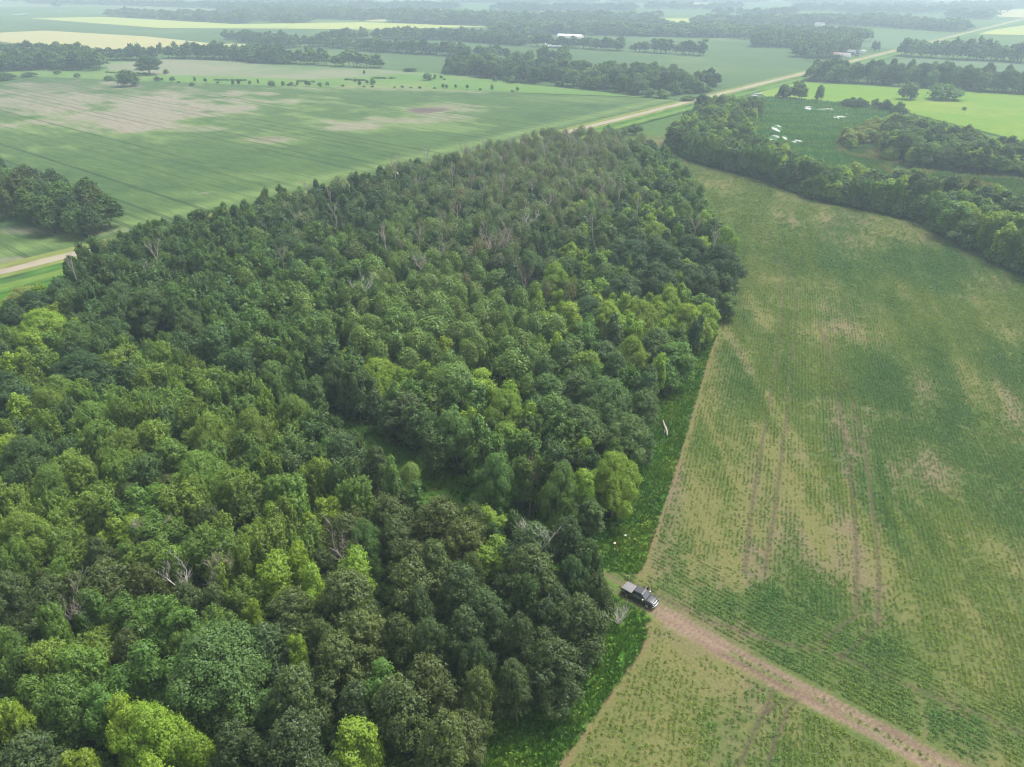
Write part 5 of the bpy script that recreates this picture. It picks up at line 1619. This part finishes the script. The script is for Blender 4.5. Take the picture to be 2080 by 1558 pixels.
# wheel arches (dark rings let into the sides)
for sx in (-1.84, 1.84):
    for sy in (-1, 1):
        tb = MB()
        pts = [(sx + .54 * math.cos(a), sy * .985, .42 + .54 * math.sin(a)) for a in np.linspace(-.2, math.pi + .2, 12)]
        tb.tube(pts, [.045] * 12, 5)
        part('wheel_arch', tb.mesh('wheel_arch'), TRIM)
        # wheel
        ring = []
        for yy, r_ in ((-.13, .30), (-.13, .385), (-.10, .405), (.10, .405), (.13, .385), (.13, .30)):
            ring.append([(r_ * math.cos(t), yy, r_ * math.sin(t)) for t in np.linspace(0, 2 * math.pi, 20, endpoint=False)])
        wh = bpy.data.objects.new('wheel', None)
        COL.objects.link(wh)
        wh.parent = truck
        wh.location = (sx, sy * .90, .405)
        part('tyre', loft('tyre', ring, False), RUBBER, wh)
        rr2 = [[(r_ * math.cos(t), sy * yy, r_ * math.sin(t)) for t in np.linspace(0, 2 * math.pi, 20, endpoint=False)] for r_, yy in ((.30, .135), (.27, .12), (.24, .08), (.09, .11), (.02, .12))]
        part('rim', loft('rim', rr2), RIMM, wh)
# cab greenhouse
def cab(x, w_, z):
    return [(x, -w_, z), (x, w_, z)]
gh = [[(-.98, -.95, 1.28), (-.98, .95, 1.28), (1.42, .93, 1.22), (1.42, -.93, 1.22)], [(-.86, -.74, 1.84), (-.86, .74, 1.84), (.72, .72, 1.86), (.72, -.72, 1.86)], [(-.74, -.64, 1.92), (-.74, .64, 1.92), (.52, .62, 1.94), (.52, -.62, 1.94)]]
part('roof', loft('roof', gh, True, False), ROOFM)
def quad(name, P, mat, off=(0, 0, 0), th=.02):
    """thin solid pane from four corners"""
    P = [Vector(p) + Vector(off) for p in P]
    nrm = (P[1] - P[0]).cross(P[3] - P[0]).normalized() * th
    return part(name, loft(name, [[tuple(p) for p in P], [tuple(p + nrm) for p in P]], True, False), mat)
def lerp(a, b, t):
    return tuple(a[i] + (b[i] - a[i]) * t for i in range(3))
def pane(name, A, B, C_, D, mat, m=.07, off=.012):
    """pane inset in the quad A B C D (A-B bottom, D-C top)"""
    q = []
    for u, v in ((m, m * 1.5), (1 - m, m * 1.5), (1 - m, 1 - m * 1.2), (m, 1 - m * 1.2)):
        q.append(lerp(lerp(A, B, u), lerp(D, C_, u), v))
    P = [Vector(p) for p in q]
    nn = (P[1] - P[0]).cross(P[3] - P[0]).normalized()
    return quad(name, q, mat, nn * (off - .008))
pane('windshield', (1.42, -.93, 1.22), (1.42, .93, 1.22), (.72, .72, 1.86), (.72, -.72, 1.86), GLASS, .045)
pane('rear_window', (-.98, .95, 1.28), (-.98, -.95, 1.28), (-.86, -.74, 1.84), (-.86, .74, 1.84), GLASS, .12)
for s_ in (-1, 1):
    A, B, C_, D = (-.98, s_ * .95, 1.28), (1.42, s_ * .93, 1.22), (.72, s_ * .72, 1.86), (-.86, s_ * .74, 1.84)
    mA, mD = lerp(A, B, .47), lerp(D, C_, .60)
    if s_ < 0:
        pane('rear_side_window', A, mA, mD, D, GLASS, .08)
        pane('front_side_window', mA, B, C_, mD, GLASS, .08)
    else:
        pane('rear_side_window', mA, A, D, mD, GLASS, .08)
        pane('front_side_window', B, mA, mD, C_, GLASS, .08)
    tb = MB()
    tb.tube([(-.84, s_ * .915, 1.60), (-.95, s_ * .985, 1.335), (-.4, s_ * .988, 1.30), (1.25, s_ * .96, 1.235)], [.022] * 4, 5)
    part('chrome_strip', tb.mesh('chrome_strip'), CHROME)
    # mirror
    mi = box_mesh('mirror', (1.02, min(s_ * 1.0, s_ * 1.30), 1.22), (1.18, max(s_ * 1.0, s_ * 1.30), 1.50), .04)
    part('mirror', mi, CHROME)
    for hx in (-.55, .40):
        part('door_handle', box_mesh('door_handle', (hx - .12, min(s_ * .99, s_ * 1.04), 1.03), (hx + .12, max(s_ * .99, s_ * 1.04), 1.08), .012), CHROME)
    part('running_board', box_mesh('running_board', (-1.15, min(s_ * .86, s_ * 1.05), .38), (1.2, max(s_ * .86, s_ * 1.05), .44), .02), TRIM)
    part('headlight', box_mesh('headlight', (2.60, min(s_ * .52, s_ * .86), .86), (2.86, max(s_ * .52, s_ * .86), 1.04), .04), LAMPC)
    part('tail_light', box_mesh('tail_light', (-2.95, min(s_ * .84, s_ * .99), .88), (-2.80, max(s_ * .84, s_ * .99), 1.24), .03), LAMPR)
# bed cover with its ribs, hood, grille, bumpers
part('bed_cover', box_mesh('bed_cover', (-2.86, -.90, 1.29), (-1.04, .90, 1.365), .03), COVER)
for k in range(1, 6):
    part('cover_rib', box_mesh('cover_rib', (-2.86 + k * .30, -.89, 1.36), (-2.83 + k * .30, .89, 1.374), .004, 1), TRIM)
part('bed_rail', box_mesh('bed_rail', (-2.88, -.985, 1.27), (-1.02, -.90, 1.34), .02), ROOFM)
part('bed_rail', box_mesh('bed_rail', (-2.88, .90, 1.27), (-1.02, .985, 1.34), .02), ROOFM)
hood = [[(x, y, z + .045 * (1 - (y / .9) ** 2)) for y in (-.88, -.6, -.3, 0, .3, .6, .88)] + [(x, y, z - .12) for y in (.88, .6, .3, 0, -.3, -.6, -.88)] for x, z in ((1.36, 1.235), (1.6, 1.235), (2.0, 1.215), (2.45, 1.165), (2.74, 1.08))]
part('hood', loft('hood', hood), ROOFM)
part('grille', box_mesh('grille', (2.78, -.50, .72), (2.93, .50, 1.03), .03), TRIM)
part('grille_bar', box_mesh('grille_bar', (2.92, -.44, .78), (2.945, .44, .97), .01), TRIM)
def bow(v):
    v.co.x -= 0.16 * (v.co.y / .97) ** 2 * (1 if v.co.x > 0 else -1)
bp_ = [[(2.78 - .20 * (y / .98) ** 2, y, .50), (3.02 - .20 * (y / .98) ** 2, y, .52), (3.04 - .20 * (y / .98) ** 2, y, .70), (2.80 - .20 * (y / .98) ** 2, y, .74)] for y in np.linspace(-.98, .98, 9)]
part('front_bumper', loft('front_bumper', bp_), CHROME)
part('hood_edge_trim', loft('hood_edge_trim', [[(2.70 - .14 * (y / .8) ** 2, y, 1.05), (2.84 - .14 * (y / .8) ** 2, y, 1.05), (2.84 - .14 * (y / .8) ** 2, y, 1.09), (2.70 - .14 * (y / .8) ** 2, y, 1.10)] for y in np.linspace(-.80, .80, 9)]), CHROME)
part('rear_bumper', box_mesh('rear_bumper', (-3.06, -.92, .50), (-2.88, .92, .70), .03), CHROME)
part('antenna', (lambda t: (t.tube([(1.4, -.80, 1.2), (1.32, -.82, 1.85)], [.008, .004], 4), t.mesh('antenna'))[1])(MB()), TRIM)
# the driver's door, standing open on the far side
dr = bpy.data.objects.new('door', None)
COL.objects.link(dr)
dr.parent = truck
dr.location = (1.28, .99, 0)
dr.rotation_euler[2] = -rad(58)
dr['label'] = 'open front door on the field side'
part('door_panel', box_mesh('door_panel', (-1.08, -.04, .55), (0, .04, 1.25), .03), PAINT, dr)
part('door_frame', (lambda t: (t.tube([(-1.02, 0, 1.24), (-.94, -.16, 1.76), (-.55, -.18, 1.80), (-.03, -.02, 1.25)], [.03] * 4, 5), t.mesh('door_frame'))[1])(MB()), TRIM, dr)

# ------------------------------------------------------------------ the person beside the open door
def skin_body(name, J, E_, mats=None, sub=2):
    me = bpy.data.meshes.new(name)
    me.from_pydata([j[:3] for j in J], E_, [])
    o = bpy.data.objects.new(name, me)
    COL.objects.link(o)
    md = o.modifiers.new('skin', 'SKIN')
    md.use_smooth_shade = True
    for i, j in enumerate(J):
        rr1 = j[3]
        me.skin_vertices[0].data[i].radius = rr1 if isinstance(rr1, tuple) else (rr1, rr1)
    me.skin_vertices[0].data[0].use_root = True
    sb = o.modifiers.new('sub', 'SUBSURF')
    sb.levels = sb.render_levels = sub
    dg = bpy.context.evaluated_depsgraph_get()
    me2 = bpy.data.meshes.new_from_object(o.evaluated_get(dg))
    me2.name = name
    bpy.data.objects.remove(o)
    return me2
SKIN = plain('skin', (0.42, 0.26, 0.19), 0.55, var=.05)
SHIRT = plain('navy_shirt', (0.018, 0.024, 0.062), 0.8)
SHORTS = plain('tan_shorts', (0.45, 0.36, 0.26), 0.85)
HAIR = plain('dark_hair', (0.03, 0.022, 0.016), 0.7)
CAPM = plain('dark_cap', (0.02, 0.025, 0.05), 0.7)
SHOE = plain('shoe', (0.08, 0.07, 0.06), 0.8)
DEV = plain('device_plastic', (0.10, 0.10, 0.11), 0.5)
J = [(0, 0, .94, (.15, .11)), (0, 0, 1.12, (.14, .10)), (0, 0, 1.33, (.17, .11)), (0, 0, 1.46, (.09, .07)), (0, .01, 1.54, .052), (0, .02, 1.60, .085), (0, .03, 1.69, (.082, .095)), (0, .02, 1.76, .06),
     (.19, 0, 1.40, .062), (.25, .02, 1.14, .046), (.17, .24, 1.08, .036), (.13, .31, 1.10, .035), (-.19, 0, 1.40, .062), (-.25, .02, 1.14, .046), (-.17, .24, 1.08, .036), (-.13, .31, 1.10, .035),
     (.10, 0, .86, .095), (.12, .02, .49, .065), (.12, -.01, .10, .045), (.13, .14, .045, .04), (-.10, 0, .86, .095), (-.12, .0, .49, .065), (-.12, -.02, .10, .045), (-.14, .12, .045, .04)]
EE = [(0, 1), (1, 2), (2, 3), (3, 4), (4, 5), (5, 6), (6, 7), (3, 8), (8, 9), (9, 10), (10, 11), (3, 12), (12, 13), (13, 14), (14, 15), (0, 16), (16, 17), (17, 18), (18, 19), (0, 20), (20, 21), (21, 22), (22, 23)]
bme = skin_body('body', J, EE)
for mt in (SKIN, SHIRT, SHORTS, SHOE):
    bme.materials.append(mt)
for p in bme.polygons:
    cx, cy_, cz = p.center
    arm = abs(cx) > .155 and cz < 1.46
    if cz < .12:
        p.material_index = 3
    elif cz < .52 or cz > 1.49:
        p.material_index = 0
    elif cz < .98 and cy_ < .2:
        p.material_index = 2
    else:
        p.material_index = 0 if (cy_ > .12 and cz < 1.2) or (arm and cz < 1.2) else 1
per = bpy.data.objects.new('person', None)
COL.objects.link(per)
pp = org + fwd * 0.45 + left * 1.62
per.location = (pp[0], pp[1], -0.02)
per.rotation_euler[2] = math.atan2(fwd[1], fwd[0]) - math.pi * .62
tag(per, 'person in navy shirt and tan shorts standing by the open pickup door holding a controller', 'person')
link('body', bme, None, per)
# hands: palm and five fingers each, closed round the controller
for sx in (1, -1):
    tb = MB()
    w0 = np.array((sx * .13, .31, 1.10))
    tb.tube([w0, w0 + (-sx * .015, .05, .0), w0 + (-sx * .03, .085, 0)], [.028, .036, .030], 6)
    for k, ln in enumerate((.062, .072, .068, .054)):
        q = w0 + np.array((-sx * .035, .09 - k * .004, .024 - k * .016))
        tb.tube([q, q + (-sx * ln * .5, .02, -.002), q + (-sx * ln * .9, .002, -.008)], [.0095, .0085, .007], 5)
    q = w0 + np.array((-sx * .01, .03, .03))
    tb.tube([q, q + (-sx * .03, .03, .015), q + (-sx * .06, .035, .008)], [.011, .0095, .0075], 5)
    link('hand', tb.mesh('hand'), SKIN, per)
hd = MB()
hd.tube([(0, .02, 1.80), (0, .018, 1.79), (0, .015, 1.745), (0, .012, 1.705)], [.012, .07, .104, .100], 10)
link('cap', hd.mesh('cap'), CAPM, per)
link('cap_brim', box_mesh('cap_brim', (-.07, .09, 1.712), (.07, .20, 1.726), .006, 1), CAPM, per)
fm = MB()
fm.tube([(0, .118, 1.675), (0, .140, 1.648), (0, .122, 1.640)], [.010, .014, .008], 5)
link('nose', fm.mesh('nose'), SKIN, per)
for sx in (-1, 1):
    t_ = MB(); t_.tube([(sx * .032, .108, 1.682), (sx * .032, .118, 1.682)], [.012, .008], 5)
    link('eye', t_.mesh('eye'), HAIR, per)
    t_ = MB(); t_.tube([(sx * .086, .03, 1.685), (sx * .098, .02, 1.67), (sx * .088, .025, 1.645)], [.012, .016, .009], 5)
    link('ear', t_.mesh('ear'), SKIN, per)
cg = math.atan2(fwd[1], fwd[0]) - math.pi * .62
ctl = link('controller', box_mesh('controller', (-.085, -.05, -.015), (.085, .05, .015), .012), DEV)
cp = Matrix.Rotation(cg, 3, 'Z') @ Vector((0, .375, 1.105))
ctl.location = Vector(per.location) + cp
ctl.rotation_euler[2] = cg
tag(ctl, 'small dark grey remote controller held in both hands', 'controller')

# ------------------------------------------------------------------ small things on the grass and in the wood
def at_ground(px, py, z=0):
    x, y = G(px, py)
    return (x, y, z)
lg = MB()
a0, a1 = np.array(at_ground(1351, 862)), np.array(at_ground(1354, 888))
def P3(px, py, z):
    x, y = G(px, py)
    return (x, y, z)
lg.tube([P3(1346, 863, 1.2), P3(1348, 870, 1.1), P3(1351, 877, 1.0), P3(1353, 881, .9), P3(1355, 888, .35)], [.10, .17, .26, .22, .16], 7)
lg.tube([P3(1351, 878, .95), P3(1348.5, 883, .5)], [.16, .07], 5)
o = link('fallen_log', lg.mesh('fallen_log'), DEADWOOD)
tag(o, 'forked bleached log lying on the grass at the wood edge', 'log')
for px, py, h, lb in ((1319.5, 910, .9, 'short white broken stub in the shade left of the fallen log'), (1341, 903, .7, 'short white stub just below the fallen log')):
    t_ = MB(); t_.tube([(0, 0, -.1), (.03, 0, h * .5), (.05, .04, h)], [.15, .13, .10], 6)
    o = link('stump', t_.mesh('stump'), WHITEWOOD, None, at_ground(px, py)); tag(o, lb, 'stump')
mk_ = bpy.data.objects.new('marker_post', None); COL.objects.link(mk_); mk_.location = at_ground(1269.5, 1095)
tag(mk_, 'thin dark post with a white top standing in the upper grass wedge', 'post')
t_ = MB(); t_.tube([(0, 0, -.1), (0, 0, .75)], [.05, .05], 6); link('post', t_.mesh('post'), TRIM, mk_)
link('cap', box_mesh('cap', (-.17, -.12, .74), (.17, .12, .92), .03), plain('white_paint', (.8, .8, .78), .5), mk_)
t_ = MB(); t_.tube([(0, 0, -.1), (.02, 0, .35), (.0, .02, .62)], [.34, .30, .27], 8); 
st_ = bpy.data.objects.new('tree_stump', None); COL.objects.link(st_); st_.location = at_ground(1248, 1109)
tag(st_, 'rust-brown stump with a pale cut top in the grass left of the marker post', 'stump')
link('side', t_.mesh('side'), plain('rusty_brown', (.22, .10, .055), .9), st_)
t_ = MB(); t_.tube([(0, 0.02, .60), (0, .02, .66), (0, .02, .665)], [.26, .24, .01], 8); link('cut_face', t_.mesh('cut_face'), plain('pale_cut_wood', (.60, .46, .34), .9), st_)
# bare sandy bank inside the wood
SAND = plain('sandy_bank', (.42, .30, .20), .95, var=.25, vs=.8)
bk = [[(x, y + dy, z) for x, y in [G(px, 612) for px in (1000, 1008, 1016, 1026, 1030)]] for dy, z in ((-1.6, 0), (-.9, 1.0), (.6, 1.5), (2.0, 0.2))]
V = [p for r_ in bk for p in r_]
F = [(i * 5 + j, i * 5 + j + 1, i * 5 + j + 6, i * 5 + j + 5) for i in range(3) for j in range(4)]
tag(link('sandy_bank', mesh_np('sandy_bank', V, F, True), SAND), kind='structure')
# white-flowered weeds
FLW = herb_mesh('flower_heads', 700, 26, .8, .45, .07, None or PLANT)
for px, py, lb in ((1241.5, 1201, 'clump of white-flowered weeds left of the track behind the pickup'), (1212, 1148, 'pale green leafy weed clump at the wood edge above the track'), (1275, 1176, 'small white flower clump beside the pickup tail'), (1365, 700, 'pale weed clump at the foot of the field-side trees')):
    e = bpy.data.objects.new('weed_clump', None); COL.objects.link(e); e.location = at_ground(px, py); tag(e, lb, 'weed')
    a_ = link('leaves', GRASS[3], None, e); a_['tint'] = [.08, .15, .04]; a_.scale = (1.2, 1.2, 1.1)
    b2 = link('flowers', FLW, None, e); b2['tint'] = [.62, .64, .50]; b2.location = (0, 0, .15); b2.scale = (.7, .7, 1)

# ------------------------------------------------------------------ the far farmyard
WALLW = plain('white_siding', (.72, .72, .70), .7)
WALLB = plain('blue_grey_siding', (.16, .27, .30), .7)
ROOFG = plain('grey_roof', (.22, .21, .21), .7)
ROOFR = plain('rusty_roof', (.30, .15, .11), .8)
def shed(px, py, wx, wy, h, rh, wall, roof, rot, label, name='shed', win=2):
    e = bpy.data.objects.new(name, None); COL.objects.link(e); e.location = at_ground(px, py, .02); e.rotation_euler[2] = rot
    tag(e, label, 'building')
    link('wall', box_mesh('wall', (-wx / 2, -wy / 2, 0), (wx / 2, wy / 2, h), 0), wall, e)
    ov = .4
    ga = [[(s * (wx / 2 + .01), -wy / 2, h), (s * (wx / 2 + .01), wy / 2, h), (s * (wx / 2 + .01), 0, h + rh)] for s in (-1, 1)]
    link('gable', loft('gable', ga, True, False), wall, e)
    rf = [[(s * (wx / 2 + ov), -wy / 2 - ov, h - .25), (s * (wx / 2 + ov), 0, h + rh + .02), (s * (wx / 2 + ov), wy / 2 + ov, h - .25), (s * (wx / 2 + ov), wy / 2 + ov, h - .05), (s * (wx / 2 + ov), 0, h + rh + .25), (s * (wx / 2 + ov), -wy / 2 - ov, h - .05)] for s in (-1, 1)]
    link('roof', loft('roof', rf, True, False), roof, e)
    for i in range(win):
        cx_ = -wx / 2 + wx * (i + .5) / win
        link('window', box_mesh('window', (cx_ - .6, -wy / 2 - .04, 1.0), (cx_ + .6, -wy / 2 + .02, 2.1), .01), GLASS, e)
    link('door', box_mesh('door', (wx / 2 - .02, -.9, 0), (wx / 2 + .05, .9, 2.2), .01), TRIM, e)
shed(1729, 111, 9, 7, 3.4, 2.2, WALLB, ROOFG, RA, 'small blue-grey house at the right of the far farmyard', 'house')
shed(1716, 116, 12, 8, 3.0, 1.6, WALLW, ROOFG, RA + .2, 'long low white shed in the middle of the far farmyard')
shed(1700, 114, 8, 6, 2.8, 1.4, WALLW, ROOFR, RA, 'small shed with a rusty roof left of the white one')
shed(1750, 108, 14, 6, 2.6, 1.0, WALLW, ROOFG, RA + 1.5, 'low grey-roofed shed at the right end of the far farmyard', win=3)
shed(1664, 55, 16, 10, 5, 3, WALLW, ROOFG, RA, 'white farmhouse showing through the distant wood', 'house')
shed(1158, 79, 42, 10, 4.5, 2.2, WALLW, WALLW, RA + .1, 'long white barn behind the thin tree row')
for i, (px, py, cl, lb) in enumerate(((1722, 118, (.7, .7, .7), 'white trailer parked in front of the far farmyard'), (1740, 115, (.05, .06, .09), 'dark parked vehicle right of the white trailer'), (1694, 119, (.30, .10, .07), 'reddish farm wagon left of the white trailer'))):
    e = bpy.data.objects.new('farm_trailer', None); COL.objects.link(e); e.location = at_ground(px, py, .02); e.rotation_euler[2] = RA + .3 * i; tag(e, lb, 'trailer')
    link('body', box_mesh('body', (-2.6, -1.1, .7), (2.6, 1.1, 2.4), .12), plain('trailer_paint_%d' % i, cl, .4), e)
    for sx in (-1.4, 1.4):
        for sy in (-1, 1):
            t_ = MB(); t_.tube([(sx, sy * 1.05, .42), (sx, sy * 1.25, .42)], [.42, .42], 12); link('wheel', t_.mesh('wheel'), RUBBER, e)
for i in range(11):
    px = 1638 + i * 6.4
    x, y = G(px, 123 + i * .15)
    e = bpy.data.objects.new('young_tree', None); COL.objects.link(e); e.location = (x, y, 0); e.rotation_euler[2] = i * 1.7
    cr, tk = PROTO['tall'][i % 3]
    q = 3.0 / STY['tall']['R'] * (.9 + .2 * ((i * 7) % 5) / 5)
    e.scale = (q, q, 7.0 / 14.5)
    tag(e, '%s young tree from the left in the row before the far farmyard' % ['first', 'second', 'third', 'fourth', 'fifth', 'sixth', 'seventh', 'eighth', 'ninth', 'tenth', 'eleventh'][i], 'tree', 'young trees before the farmyard')
    a_ = link('crown', cr, None, e); a_['tint'] = tint_of('talld', r5, .1)
    link('trunk', tk, None, e)

# ------------------------------------------------------------------ haze
hz = box_mesh('haze', (-9100, -1600, -1.2), (9600, 15100, 97.0), 0)
hm, hnt, hout = new_mat('haze')
pv = N(hnt, 'ShaderNodeVolumePrincipled')
pv.inputs['Color'].default_value = (0.68, 0.84, 1.0, 1)
pv.inputs['Density'].default_value = 0.00033
pv.inputs['Anisotropy'].default_value = 0.3
hnt.links.new(pv.outputs[0], hout.inputs['Volume'])
tag(link('haze', hz, hm), kind='stuff')
